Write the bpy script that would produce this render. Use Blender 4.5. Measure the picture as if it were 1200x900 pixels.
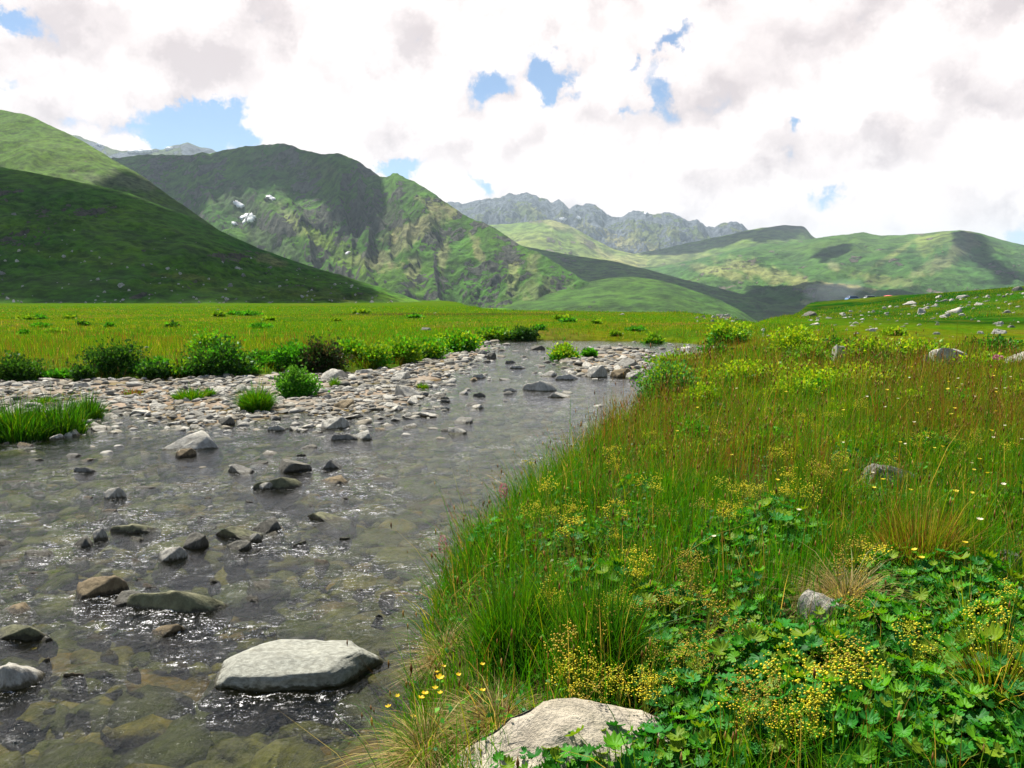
import bpy, bmesh, math, random
import numpy as np
from mathutils import Vector

for o in list(bpy.data.objects):
    bpy.data.objects.remove(o)
scene = bpy.context.scene
col = scene.collection
rng = np.random.default_rng(7)
random.seed(7)
R = math.radians

# ---------------------------------------------------------------- camera
H = 1.9                 # eye height above the water (the photographer stands on the bank)
F = 942.0               # focal length in pixels of a 1200 px wide frame
PITCH = math.atan(100.0 / F)
cam_d = bpy.data.cameras.new("camera")
cam_d.sensor_width = 36.0
cam_d.lens = 36.0 * F / 1200.0
cam_d.clip_start = 0.05
cam_d.clip_end = 60000.0
cam = bpy.data.objects.new("camera", cam_d)
col.objects.link(cam)
cam.location = (0, 0, H)
cam.rotation_euler = (math.pi / 2 - PITCH, 0, 0)
scene.camera = cam

# ---------------------------------------------------------------- light
SUN_AZ, SUN_EL = R(-34.0), R(57.0)          # azimuth measured from straight ahead, left is negative
S = np.array([math.sin(SUN_AZ) * math.cos(SUN_EL), math.cos(SUN_AZ) * math.cos(SUN_EL), math.sin(SUN_EL)])
sun_d = bpy.data.lights.new("sun", 'SUN')
sun_d.energy = 5.0
sun_d.angle = R(0.5)
sun_d.color = (1.0, 0.94, 0.82)
sun = bpy.data.objects.new("sun", sun_d)
col.objects.link(sun)
sun.rotation_euler = Vector((-S[0], -S[1], -S[2])).to_track_quat('-Z', 'Y').to_euler()

scene.view_settings.view_transform = 'Standard'
scene.view_settings.look = 'None'
scene.view_settings.gamma = 1.0
scene.view_settings.use_curve_mapping = False
scene.view_settings.exposure = 1.12
scene.render.engine = 'CYCLES'
cy = scene.cycles
cy.use_denoising = True
try:
    cy.denoiser = 'OPENIMAGEDENOISE'
    cy.denoising_prefilter = 'ACCURATE'
except Exception:
    pass
cy.max_bounces = 6
cy.diffuse_bounces = 2
cy.glossy_bounces = 2
cy.transmission_bounces = 3
cy.transparent_max_bounces = 6
cy.volume_bounces = 0
cy.caustics_reflective = False
cy.caustics_refractive = False
cy.sample_clamp_direct = 12.0
cy.sample_clamp_indirect = 4.0


class NT:
    """small helper for building node trees"""
    def __init__(self, tree):
        self.t = tree
        tree.nodes.clear()

    def n(self, typ, **kw):
        nd = self.t.nodes.new(typ)
        for k, v in kw.items():
            setattr(nd, k, v)
        return nd

    def put(self, sock, v):
        if isinstance(v, bpy.types.NodeSocket):
            self.t.links.new(v, sock)
        elif v is not None:
            if isinstance(v, (tuple, list)) and sock.type == 'RGBA' and len(v) == 3:
                v = (*v, 1.0)
            sock.default_value = v

    def m(self, op, a, b=None, c=None, clamp=False):
        nd = self.n('ShaderNodeMath', operation=op, use_clamp=clamp)
        self.put(nd.inputs[0], a)
        self.put(nd.inputs[1], b)
        self.put(nd.inputs[2], c)
        return nd.outputs[0]

    def v(self, op, a, b=None, out=0, scale=None):
        nd = self.n('ShaderNodeVectorMath', operation=op)
        self.put(nd.inputs[0], a)
        self.put(nd.inputs[1], b)
        if scale is not None:
            self.put(nd.inputs['Scale'], scale)
        return nd.outputs[out]

    def noise(self, vec, scale, detail=4.0, rough=0.5, dist=0.0, out='Fac'):
        nd = self.n('ShaderNodeTexNoise')
        self.put(nd.inputs['Vector'], vec)
        nd.inputs['Scale'].default_value = scale
        nd.inputs['Detail'].default_value = detail
        nd.inputs['Roughness'].default_value = rough
        nd.inputs['Distortion'].default_value = dist
        return nd.outputs[out]

    def rng(self, val, a, b, c=0.0, d=1.0, smooth=True):
        nd = self.n('ShaderNodeMapRange', interpolation_type='SMOOTHSTEP' if smooth else 'LINEAR')
        nd.clamp = True
        self.put(nd.inputs[0], val)
        for i, q in enumerate((a, b, c, d)):
            self.put(nd.inputs[i + 1], q)
        return nd.outputs[0]

    def mix(self, fac, a, b, blend='MIX'):
        nd = self.n('ShaderNodeMix', data_type='RGBA', blend_type=blend)
        self.put(nd.inputs[0], fac)
        self.put(nd.inputs[6], a)
        self.put(nd.inputs[7], b)
        return nd.outputs[2]

    def shmix(self, fac, a, b):
        nd = self.n('ShaderNodeMixShader')
        self.put(nd.inputs[0], fac)
        self.put(nd.inputs[1], a)
        self.put(nd.inputs[2], b)
        return nd.outputs[0]

    def bump(self, height, strength=0.5, distance=0.02, normal=None):
        nd = self.n('ShaderNodeBump')
        nd.inputs['Strength'].default_value = strength
        nd.inputs['Distance'].default_value = distance
        self.put(nd.inputs['Height'], height)
        if normal is not None:
            self.put(nd.inputs['Normal'], normal)
        return nd.outputs[0]


def px_dir(px, py):
    """direction through a point of the photograph, as a world vector"""
    px = np.asarray(px, float); py = np.asarray(py, float)
    a = (px - 600.0) / F
    b = (450.0 - py) / F
    c, s = math.cos(PITCH), math.sin(PITCH)
    return np.stack([a, c + b * s, -s + b * c], -1)


# ---------------------------------------------------------------- sky: Nishita air with sunlit cumulus
world = bpy.data.worlds.new("World")
scene.world = world
world.use_nodes = True
w = NT(world.node_tree)
sky = w.n('ShaderNodeTexSky')
sky.sky_type = 'NISHITA'
sky.sun_disc = False
sky.sun_elevation = SUN_EL
sky.sun_rotation = SUN_AZ
sky.altitude = 2000
sky.air_density = 1.0
sky.dust_density = 0.6
sky.ozone_density = 1.5
tc = w.n('ShaderNodeTexCoord')
D = tc.outputs['Generated']
sep = w.n('ShaderNodeSeparateXYZ')
w.put(sep.inputs[0], D)
dx, dy, dz = sep.outputs
HOLES = [  # gaps between the clouds: px, py, half-width, half-height, depth
    (238, 150, 74, 24, 1.0), (205, 165, 44, 16, 0.8), (290, 143, 28, 20, 0.85), (474, 198, 34, 13, 0.9), (560, 214, 20, 11, 0.6), (676, 220, 16, 13, 0.5),
    (580, 92, 27, 22, 0.85), (642, 90, 26, 25, 0.85), (680, 106, 12, 12, 0.55), (792, 50, 22, 17, 1.0), (776, 90, 15, 20, 0.7), (746, 72, 10, 9, 0.6),
    (924, 147, 9, 10, 0.65), (980, 226, 17, 13, 0.65), (14, 22, 26, 16, 0.6), (8, 98, 12, 12, 0.6), (736, 128, 14, 8, 0.4), (1190, 270, 30, 14, 0.35)]
warp = w.noise(D, 13.0, 6, 0.7, out='Color')
wv = w.v('SUBTRACT', warp, (0.5, 0.5, 0.5))
Dw = w.v('ADD', D, w.v('SCALE', wv, scale=0.10))
sw = w.n('ShaderNodeSeparateXYZ')
w.put(sw.inputs[0], Dw)


def blob(px, py, rx, ry):
    d0 = px_dir(px, py); d0 = d0 / np.linalg.norm(d0)
    e1 = w.m('DIVIDE', w.m('SUBTRACT', sw.outputs[0], float(d0[0])), rx / F)
    e2 = w.m('DIVIDE', w.m('SUBTRACT', sw.outputs[2], float(d0[2])), ry / F)
    q = w.m('ADD', w.m('MULTIPLY', e1, e1), w.m('MULTIPLY', e2, e2))
    return w.m('POWER', 2.718, w.m('MULTIPLY', q, -0.8))


hole = None
for (px, py, rx, ry, k) in HOLES:
    g = w.m('MULTIPLY', blob(px, py, rx, ry), k)
    hole = g if hole is None else w.m('MAXIMUM', hole, g)
front = w.rng(dy, 0.0, 0.25)
hole = w.m('MULTIPLY', hole, front)


def cloud_noise(vec):
    v1 = w.v('MULTIPLY', vec, (1.0, 1.0, 1.3))
    a = w.noise(v1, 5.0, 7.0, 0.56, 0.15)
    vo = w.n('ShaderNodeTexVoronoi', feature='F1')
    w.put(vo.inputs['Vector'], w.v('ADD', v1, w.v('SCALE', wv, scale=0.10)))
    vo.inputs['Scale'].default_value = 11.0
    vo.inputs['Detail'].default_value = 1.5
    vo.inputs['Roughness'].default_value = 0.55
    return w.m('ADD', w.m('MULTIPLY', a, 0.72), w.m('MULTIPLY', w.m('SUBTRACT', 1.0, vo.outputs['Distance']), 0.34))


n0 = cloud_noise(D)
n1 = cloud_noise(w.v('ADD', D, (-0.020, 0.0, 0.042)))
lit = w.m('SUBTRACT', n0, n1)
# far fewer clouds overhead and behind, where the photograph does not look
open_sky = w.m('ADD', w.m('MULTIPLY', w.rng(dz, 0.40, 0.62), 0.62), w.m('MULTIPLY', w.rng(dy, 0.25, -0.15), 0.50))
dens = w.m('SUBTRACT', w.m('SUBTRACT', w.m('ADD', w.m('MULTIPLY', n0, 1.9), 0.06), w.m('MULTIPLY', hole, 0.80)), open_sky)
for (px, py, rx, ry) in ((300, 15, 120, 45), (1120, 110, 90, 60), (1000, 10, 90, 40), (70, 95, 60, 30), (95, 138, 55, 22), (330, 175, 30, 30), (265, 92, 150, 30)):
    dens = w.m('ADD', dens, w.m('MULTIPLY', blob(px, py, rx, ry), 0.22))
cover = w.rng(dens, 0.27, 0.60)
grey = w.m('MAXIMUM', w.m('MULTIPLY', blob(265, 92, 150, 42), 0.75), w.m('MULTIPLY', blob(450, 30, 110, 50), 0.55))
grey = w.m('MAXIMUM', grey, w.m('MULTIPLY', blob(480, 150, 75, 30), 0.25))
grey = w.m('MAXIMUM', grey, w.m('MULTIPLY', blob(1110, 175, 110, 22), 0.15))
grey = w.m('MAXIMUM', grey, w.m('MULTIPLY', blob(1080, 40, 100, 30), 0.22))
grey = w.m('MAXIMUM', grey, w.m('MULTIPLY', blob(905, 90, 60, 40), 0.25))
big = w.noise(w.v('MULTIPLY', D, (1.0, 1.0, 2.0)), 3.4, 3.0, 0.5)
shade = w.m('SUBTRACT', w.m('ADD', 0.93, w.m('MULTIPLY', lit, 3.8)), w.m('MULTIPLY', w.m('SUBTRACT', big, 0.45), 0.16))
shade = w.m('SUBTRACT', shade, w.m('MULTIPLY', grey, 0.5), clamp=True)
ccol = w.mix(shade, (7.2, 6.25, 6.25), (10.9, 9.85, 9.5))
skyc = w.mix(1.0, sky.outputs[0], (1.12, 1.2, 1.22), 'MULTIPLY')
final = w.mix(cover, skyc, ccol)
bg = w.n('ShaderNodeBackground')
bg.inputs['Strength'].default_value = 0.05
w.put(bg.inputs['Color'], final)
world.cycles.sampling_method = 'MANUAL'
world.cycles.sample_map_resolution = 256
wo = w.n('ShaderNodeOutputWorld')
w.put(wo.inputs[0], bg.outputs[0])
# ================================================================ helpers
def unproj_z(px, py, z):
    d = px_dir(px, py)
    t = (np.asarray(z) - H) / d[..., 2]
    p = d * t[..., None]
    p[..., 2] += H
    return p


def unproj_y(px, py, Y):
    d = px_dir(px, py)
    t = np.asarray(Y, float) / d[..., 1]
    p = d * t[..., None]
    p[..., 2] += H
    return p


def project(P):
    P = np.asarray(P, float)
    c, s = math.cos(PITCH), math.sin(PITCH)
    x = P[..., 0]; y = P[..., 1]; z = P[..., 2] - H
    dep = np.maximum(y * c - z * s, 1e-3)
    up = y * s + z * c
    return 600 + F * x / dep, 450 - F * up / dep, dep


_perm = np.random.default_rng(3).permutation(512)
_perm = np.concatenate([_perm, _perm, _perm])
_g = np.random.default_rng(4).normal(size=(512, 3))
_g /= np.linalg.norm(_g, axis=1)[:, None]


def pn(x, y, z=0.0):
    """gradient noise, about -0.7..0.7"""
    x, y, z = np.broadcast_arrays(np.asarray(x, float), np.asarray(y, float), np.asarray(z, float))
    xi = np.floor(x); yi = np.floor(y); zi = np.floor(z)
    fx, fy, fz = x - xi, y - yi, z - zi
    xi = xi.astype(np.int64) & 511; yi = yi.astype(np.int64) & 511; zi = zi.astype(np.int64) & 511
    u, v, t = (q * q * q * (q * (q * 6 - 15) + 10) for q in (fx, fy, fz))

    def gr(i, j, k):
        h = _perm[_perm[_perm[(xi + i) & 511] + ((yi + j) & 511)] + ((zi + k) & 511)]
        g = _g[h]
        return g[..., 0] * (fx - i) + g[..., 1] * (fy - j) + g[..., 2] * (fz - k)

    def L(a, b, q):
        return a + (b - a) * q
    x00 = L(gr(0, 0, 0), gr(1, 0, 0), u); x10 = L(gr(0, 1, 0), gr(1, 1, 0), u)
    x01 = L(gr(0, 0, 1), gr(1, 0, 1), u); x11 = L(gr(0, 1, 1), gr(1, 1, 1), u)
    return L(L(x00, x10, v), L(x01, x11, v), t)


def fbm(x, y, z=0.0, oct=4, gain=0.5):
    s = 0; a = 1.0; f = 1.0
    for i in range(oct):
        s = s + a * pn(x * f + 17.3 * i, y * f - 9.1 * i, np.asarray(z) * f)
        a *= gain; f *= 2.03
    return s


def sst(x, a, b):
    t = np.clip((x - a) / (b - a), 0, 1)
    return t * t * (3 - 2 * t)


def sdf(poly, x, y):
    """signed distance to a closed polygon (positive inside) and the index of the nearest edge"""
    x = np.asarray(x, float); y = np.asarray(y, float)
    best = np.full(x.shape, 1e18); idx = np.zeros(x.shape, int); ins = np.zeros(x.shape, bool)
    n = len(poly)
    for i in range(n):
        ax, ay = poly[i]; bx, by = poly[(i + 1) % n]
        ex, ey = bx - ax, by - ay
        t = np.clip(((x - ax) * ex + (y - ay) * ey) / (ex * ex + ey * ey + 1e-12), 0, 1)
        d = (x - ax - t * ex) ** 2 + (y - ay - t * ey) ** 2
        m = d < best
        best = np.where(m, d, best); idx = np.where(m, i, idx)
        if ey != 0:
            cr = ((ay > y) != (by > y)) & (x < ex * (y - ay) / ey + ax)
            ins ^= cr
    d = np.sqrt(best)
    return np.where(ins, d, -d), idx


def mesh_np(name, V, quads=None, tris=None, cols=None, smooth=True, mat=None):
    me = bpy.data.meshes.new(name)
    V = np.ascontiguousarray(V, np.float32).reshape(-1, 3)
    me.vertices.add(len(V)); me.vertices.foreach_set('co', V.ravel())
    loops = []; starts = []; tot = []; k = 0
    for f, c in ((quads, 4), (tris, 3)):
        if f is not None and len(f):
            f = np.asarray(f, np.int32)
            loops.append(f.ravel()); starts.append(k + np.arange(len(f)) * c); tot.append(np.full(len(f), c)); k += f.size
    loops = np.concatenate(loops).astype(np.int32); starts = np.concatenate(starts).astype(np.int32)
    me.loops.add(len(loops)); me.loops.foreach_set('vertex_index', loops)
    me.polygons.add(len(starts)); me.polygons.foreach_set('loop_start', starts)
    me.update(calc_edges=True)
    me.validate()
    if smooth:
        me.polygons.foreach_set('use_smooth', np.ones(len(me.polygons), bool))
    if cols is not None:
        c4 = np.ones((len(V), 4), np.float32); c4[:, :3] = np.asarray(cols, np.float32).reshape(-1, 3)
        at = me.color_attributes.new('Col', 'FLOAT_COLOR', 'POINT'); at.data.foreach_set('color', c4.ravel())
    if mat:
        me.materials.append(mat)
    return me


def link(name, me, parent=None):
    o = bpy.data.objects.new(name, me)
    col.objects.link(o)
    if parent is not None:
        o.parent = parent
    return o


def empty(name, loc):
    o = bpy.data.objects.new(name, None)
    o.empty_display_size = 0.1
    col.objects.link(o)
    o.location = loc
    return o


def tag(o, label=None, cat=None, group=None, kind=None):
    if label: o['label'] = label
    if cat: o['category'] = cat
    if group: o['group'] = group
    if kind: o['kind'] = kind
    return o


def grid_quads(nu, nv):
    i = np.arange(nu - 1)[:, None] * nv + np.arange(nv - 1)[None, :]
    return np.stack([i, i + nv, i + nv + 1, i + 1], -1).reshape(-1, 4)


# ---------------------------------------------------------------- materials
def new_mat(name):
    m = bpy.data.materials.new(name)
    m.use_nodes = True
    return m, NT(m.node_tree)


def out(t, sh, disp=None):
    o = t.n('ShaderNodeOutputMaterial')
    t.put(o.inputs[0], sh)


def principled(t, colr, rough, normal=None, spec=0.3):
    p = t.n('ShaderNodeBsdfPrincipled')
    t.put(p.inputs['Base Color'], colr)
    t.put(p.inputs['Roughness'], rough)
    p.inputs['Specular IOR Level'].default_value = spec
    if normal is not None:
        t.put(p.inputs['Normal'], normal)
    return p.outputs[0]


def attr_col(t):
    return t.n('ShaderNodeAttribute', attribute_name='Col').outputs['Color']


def objpos(t):
    return t.n('ShaderNodeTexCoord').outputs['Object']


def geopos(t):
    return t.n('ShaderNodeNewGeometry').outputs['Position']


# leaves and blades: some of the light passes through them
def leaf_mat(name, transl=0.42, rough=0.5, gloss=0.05, tint=(1.25, 1.15, 0.55)):
    m, t = new_mat(name)
    c = attr_col(t)
    oi = t.n('ShaderNodeObjectInfo')
    c = t.mix(t.rng(oi.outputs['Random'], 0, 1, 0.0, 0.35, False), c, t.mix(1.0, c, (1.35, 1.1, 0.7), 'MULTIPLY'))
    d = t.n('ShaderNodeBsdfDiffuse'); t.put(d.inputs[0], c)
    tr = t.n('ShaderNodeBsdfTranslucent'); t.put(tr.inputs[0], t.mix(1.0, c, tint, 'MULTIPLY'))
    g = t.n('ShaderNodeBsdfGlossy'); g.inputs['Roughness'].default_value = rough
    t.put(g.inputs[0], (0.9, 0.95, 1.0))
    s = t.shmix(transl, d.outputs[0], tr.outputs[0])
    s = t.shmix(gloss, s, g.outputs[0])
    out(t, s)
    return m


M_GRASS = leaf_mat('grass_blades', 0.45, 0.45, 0.007)
M_LEAF = leaf_mat('leaves', 0.36, 0.5, 0.010, (1.2, 1.15, 0.5))
M_BUSH = leaf_mat('bush_leaves', 0.40, 0.45, 0.012)
M_PETAL = leaf_mat('petals', 0.3, 0.6, 0.02, (1.1, 1.05, 0.8))


def ground_material():
    m, t = new_mat('ground_soil_and_turf')
    P = geopos(t)
    n1 = t.noise(P, 3.0, 6, 0.65)
    n2 = t.noise(P, 40.0, 4, 0.6)
    n3 = t.noise(P, 0.25, 5, 0.6)
    c = attr_col(t)
    c = t.mix(1.0, c, t.mix(t.rng(n1, 0.3, 0.7), (0.62, 0.6, 0.55), (1.25, 1.3, 1.3)), 'MULTIPLY')
    c = t.mix(t.rng(n3, 0.35, 0.7, 0.0, 0.5), c, t.mix(1.0, c, (1.35, 0.95, 0.7), 'MULTIPLY'))
    h = t.m('ADD', t.m('MULTIPLY', n1, 1.0), t.m('MULTIPLY', n2, 0.35))
    out(t, principled(t, c, 0.85, t.bump(h, 0.8, 0.06), 0.0))
    return m


def mountain_material(name, fine=0.12, bumpd=3.0, strength=0.8, rock=(0.13, 0.125, 0.11)):
    m, t = new_mat(name)
    P = geopos(t)
    c = attr_col(t)
    rk = t.n('ShaderNodeAttribute', attribute_name='rk').outputs['Fac']
    n1 = t.noise(P, fine, 9, 0.7)
    n2 = t.noise(P, fine * 0.22, 6, 0.6)
    n3 = t.noise(t.v('MULTIPLY', P, (1.0, 1.0, 0.35)), fine * 2.2, 6, 0.65, 0.5)
    c = t.mix(1.0, c, t.mix(t.rng(n1, 0.34, 0.66), (0.38, 0.42, 0.40), (1.6, 1.5, 1.4)), 'MULTIPLY')
    c = t.mix(t.rng(n2, 0.45, 0.7, 0.0, 0.45), c, t.mix(1.0, c, (1.35, 1.0, 0.75), 'MULTIPLY'))
    rf = t.rng(t.m('ADD', rk, t.m('MULTIPLY', t.m('SUBTRACT', n3, 0.5), 2.2)), 0.48, 0.72)
    rc = t.mix(1.0, rock, t.mix(t.rng(n3, 0.3, 0.7), (0.45, 0.45, 0.47), (1.6, 1.55, 1.45)), 'MULTIPLY')
    c = t.mix(rf, c, rc)
    h = t.m('ADD', n1, t.m('MULTIPLY', t.m('MULTIPLY', n3, rf), 1.1))
    out(t, principled(t, c, 0.9, t.bump(h, strength, bumpd), 0.1))
    return m


def rock_material(name, wet=True, scale=1.0, lichen=0.3):
    m, t = new_mat(name)
    P = t.v('SCALE', objpos(t), scale=1.0)
    oi = t.n('ShaderNodeObjectInfo')
    P = t.v('ADD', P, t.v('SCALE', oi.outputs['Location'], scale=0.37))
    n1 = t.noise(P, 5.0 * scale, 8, 0.65)
    n2 = t.noise(P, 45.0 * scale, 4, 0.6)
    n3 = t.noise(P, 2.0 * scale, 3, 0.5, 0.6)
    c = oi.outputs['Color']
    c = t.mix(1.0, c, t.mix(t.rng(n1, 0.3, 0.72), (0.6, 0.58, 0.54), (1.22, 1.2, 1.16)), 'MULTIPLY')
    c = t.mix(t.rng(n2, 0.5, 0.72, 0.0, 0.55), c, t.mix(1.0, c, (0.4, 0.4, 0.38), 'MULTIPLY'))
    c = t.mix(t.rng(n3, 0.55, 0.75, 0.0, lichen), c, (0.34, 0.31, 0.2))
    rough = 0.85
    if wet:
        z = t.n('ShaderNodeSeparateXYZ'); t.put(z.inputs[0], geopos(t))
        zz = t.m('ADD', z.outputs[2], t.m('MULTIPLY', t.m('SUBTRACT', n1, 0.5), 0.07))
        wetf = t.rng(zz, 0.030, 0.008)
        c = t.mix(wetf, c, t.mix(1.0, c, (0.22, 0.2, 0.13), 'MULTIPLY'))
        rough = t.m('SUBTRACT', 0.85, t.m('MULTIPLY', wetf, 0.5))
    h = t.m('ADD', n1, t.m('MULTIPLY', n2, 0.25))
    out(t, principled(t, c, rough, t.bump(h, 0.9, 0.03 / scale), 0.35))
    return m


M_ROCK = rock_material('river_stone')
M_BOULDER = rock_material('dry_boulder', wet=False, scale=0.7)
M_HERO = rock_material('granite', wet=True, scale=3.0, lichen=0.15)


def stuff_stone_material(name, rough, algae=False):
    m, t = new_mat(name)
    P = geopos(t)
    n1 = t.noise(P, 14.0, 6, 0.65)
    n2 = t.noise(P, 90.0, 3, 0.6)
    c = t.mix(1.0, attr_col(t), t.mix(t.rng(n1, 0.3, 0.7), (0.6, 0.6, 0.57), (1.25, 1.22, 1.18)), 'MULTIPLY')
    if algae:
        n3 = t.noise(P, 5.0, 7, 0.7, 0.8)
        c = t.mix(t.rng(n3, 0.44, 0.62), c, t.mix(1.0, c, (0.32, 0.36, 0.22), 'MULTIPLY'))
    out(t, principled(t, c, rough, t.bump(t.m('ADD', n1, t.m('MULTIPLY', n2, 0.3)), 0.8, 0.02), 0.35))
    return m


M_GRAVEL = stuff_stone_material('gravel_stone', 0.85)
M_BED = stuff_stone_material('algae_covered_stone', 0.6, True)


def plain(name, c, rough=0.6, metal=0.0, spec=0.4, bump=0.0, bs=30.0):
    m, t = new_mat(name)
    P = objpos(t)
    n = t.noise(P, bs, 4, 0.6)
    cc = t.mix(t.rng(n, 0.3, 0.7), tuple(q * 0.85 for q in c), tuple(min(1, q * 1.12) for q in c))
    p = t.n('ShaderNodeBsdfPrincipled')
    t.put(p.inputs['Base Color'], cc); p.inputs['Roughness'].default_value = rough
    p.inputs['Metallic'].default_value = metal; p.inputs['Specular IOR Level'].default_value = spec
    if bump: t.put(p.inputs['Normal'], t.bump(n, bump, 0.01))
    out(t, p.outputs[0])
    return m


# ================================================================ plan of the river (world metres)
def zp(pts, z=0.0):
    a = np.array(pts, float)
    return unproj_z(a[:, 0], a[:, 1], z)[:, :2].tolist()


RIGHT_BANK = [[-0.55, -12.0], [-0.45, 0.0]] + zp([(450, 905), (468, 850), (492, 790), (502, 735), (512, 690), (535, 645), (580, 602), (618, 575), (655, 544), (700, 510), (738, 484),
                                                  (757, 462), (766, 444), (778, 430), (806, 424), (850, 417)], 0.16)
FAR_BANK = zp([(846, 407), (800, 402), (740, 400), (650, 399), (575, 399)])
LEFT_BANK = zp([(548, 403), (530, 410), (500, 423), (455, 433), (400, 437), (300, 440), (200, 444), (100, 446), (0, 447), (-150, 449), (-500, 452), (-1200, 470)]) + [[-24.0, -12.0]]
CORRIDOR = RIGHT_BANK + FAR_BANK + LEFT_BANK
N_RIGHT = len(RIGHT_BANK) - 1
BARS = [zp([(-900, 440), (-300, 440), (0, 436), (300, 430), (450, 424), (530, 403), (575, 398), (574, 410), (548, 430), (520, 446), (500, 464), (452, 484), (405, 494), (372, 497), (345, 486),
            (310, 494), (255, 500), (215, 501), (165, 486), (110, 478), (70, 470), (-60, 470), (-300, 474), (-900, 480)]),
        zp([(-200, 476), (0, 474), (60, 474), (105, 482), (116, 494), (100, 506), (60, 512), (0, 518), (-200, 524)]),
        zp([(668, 424), (678, 412), (710, 407), (745, 408), (766, 414), (760, 430), (732, 439), (696, 440), (672, 434)]),
        zp([(800, 424), (805, 413), (850, 405), (858, 414), (818, 426)])]

EDGE_PX = [-900, 520, 545, 565, 600, 800, 850, 885, 910, 940, 980, 1300, 2000]
EDGE_Y = [620, 620, 190, 120, 96, 86, 64, 50, 66, 125, 235, 260, 260]


def bars_sd(x, y):
    b = None
    for poly in BARS:
        d, _ = sdf(poly, x, y)
        b = d if b is None else np.maximum(b, d)
    return b


def ground_z(x, y, full=False):
    x = np.asarray(x, float); y = np.asarray(y, float)
    near = (y < 75) & (x > -80) & (x < 60)
    sd = np.full(x.shape, -40.0); idx = np.full(x.shape, 99); sb = np.full(x.shape, -40.0)
    if near.any():
        s_, i_ = sdf(CORRIDOR, x[near], y[near])
        sd[near] = s_; idx[near] = i_; sb[near] = bars_sd(x[near], y[near])
    right = idx < N_RIGHT
    wob = 0.16 * pn(x * 1.1, y * 1.1, 3.3) + 0.07 * pn(x * 3.7, y * 3.7, 1.1)
    d = np.maximum(-sd + wob * 0.6, 0)
    land = np.where(right, 0.33 * (1 - np.exp(-d / 0.16)), 0.40 * (1 - np.exp(-d / 1.3)))
    land = land + np.where(right, 0.10 * sst(d, 0.3, 2.5), 0.12 * sst(d, 4, 60))
    land = land + 0.05 * fbm(x * 0.9, y * 0.9, 5.0, 4) * sst(d, 0.1, 0.8) + 0.14 * pn(x * 0.11, y * 0.11, 2.0) * sst(d, 2, 10)
    # knoll on the right
    kx = np.interp(x, [-200, 8, 20, 37, 41.6, 46, 48.4, 55, 62, 90, 140, 400], [0, 0, -0.1, -0.75, -0.5, -0.1, 0.25, 1.0, 2.2, 4.4, 8.0, 20])
    ky = sst(y, 26, 98) * (1 - 0.85 * sst(y, 112, 190))
    land = land + kx * ky + 0.2 * pn(x * 0.06, y * 0.06, 7.7) * sst(kx * ky, 0.1, 1.5)
    # the meadow ends above a deeper valley
    pxl = 600 + F * x / np.maximum(y, 1.0)
    e = np.interp(pxl, EDGE_PX, EDGE_Y)
    s = np.maximum(y - e, 0)
    land = land - np.minimum(0.16 * s * s / (s + 14), 62)
    bed = -(0.05 + 0.25 * (1 - np.exp(-np.maximum(sd, 0) / 0.7))) + 0.06 * fbm(x * 1.7, y * 1.7, 1.0, 4)
    dry = sst(sb + 0.5 * pn(x * 0.8, y * 0.8, 9.0), -0.7, 0.35)
    inside = bed * (1 - dry) + dry * (0.022 + 0.10 * fbm(x * 0.8, y * 0.8, 4.0, 4))
    k = sst(sd, -0.02, 0.10)
    z = land * (1 - k) + inside * k
    if full:
        return z, sd, sb, right
    return z


def ground_hit(px, py, z0=0.3):
    """where the line of sight through a pixel meets the ground"""
    d = px_dir(px, py)
    t = np.geomspace(1.5, 400, 1500)
    P = d[None, :] * t[:, None]; P[:, 2] += H
    g = ground_z(P[:, 0], P[:, 1])
    m = np.where(P[:, 2] <= g)[0]
    if len(m) == 0:
        return P[-1]
    i = m[0]
    p = P[i].copy(); p[2] = g[i]
    return p


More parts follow.
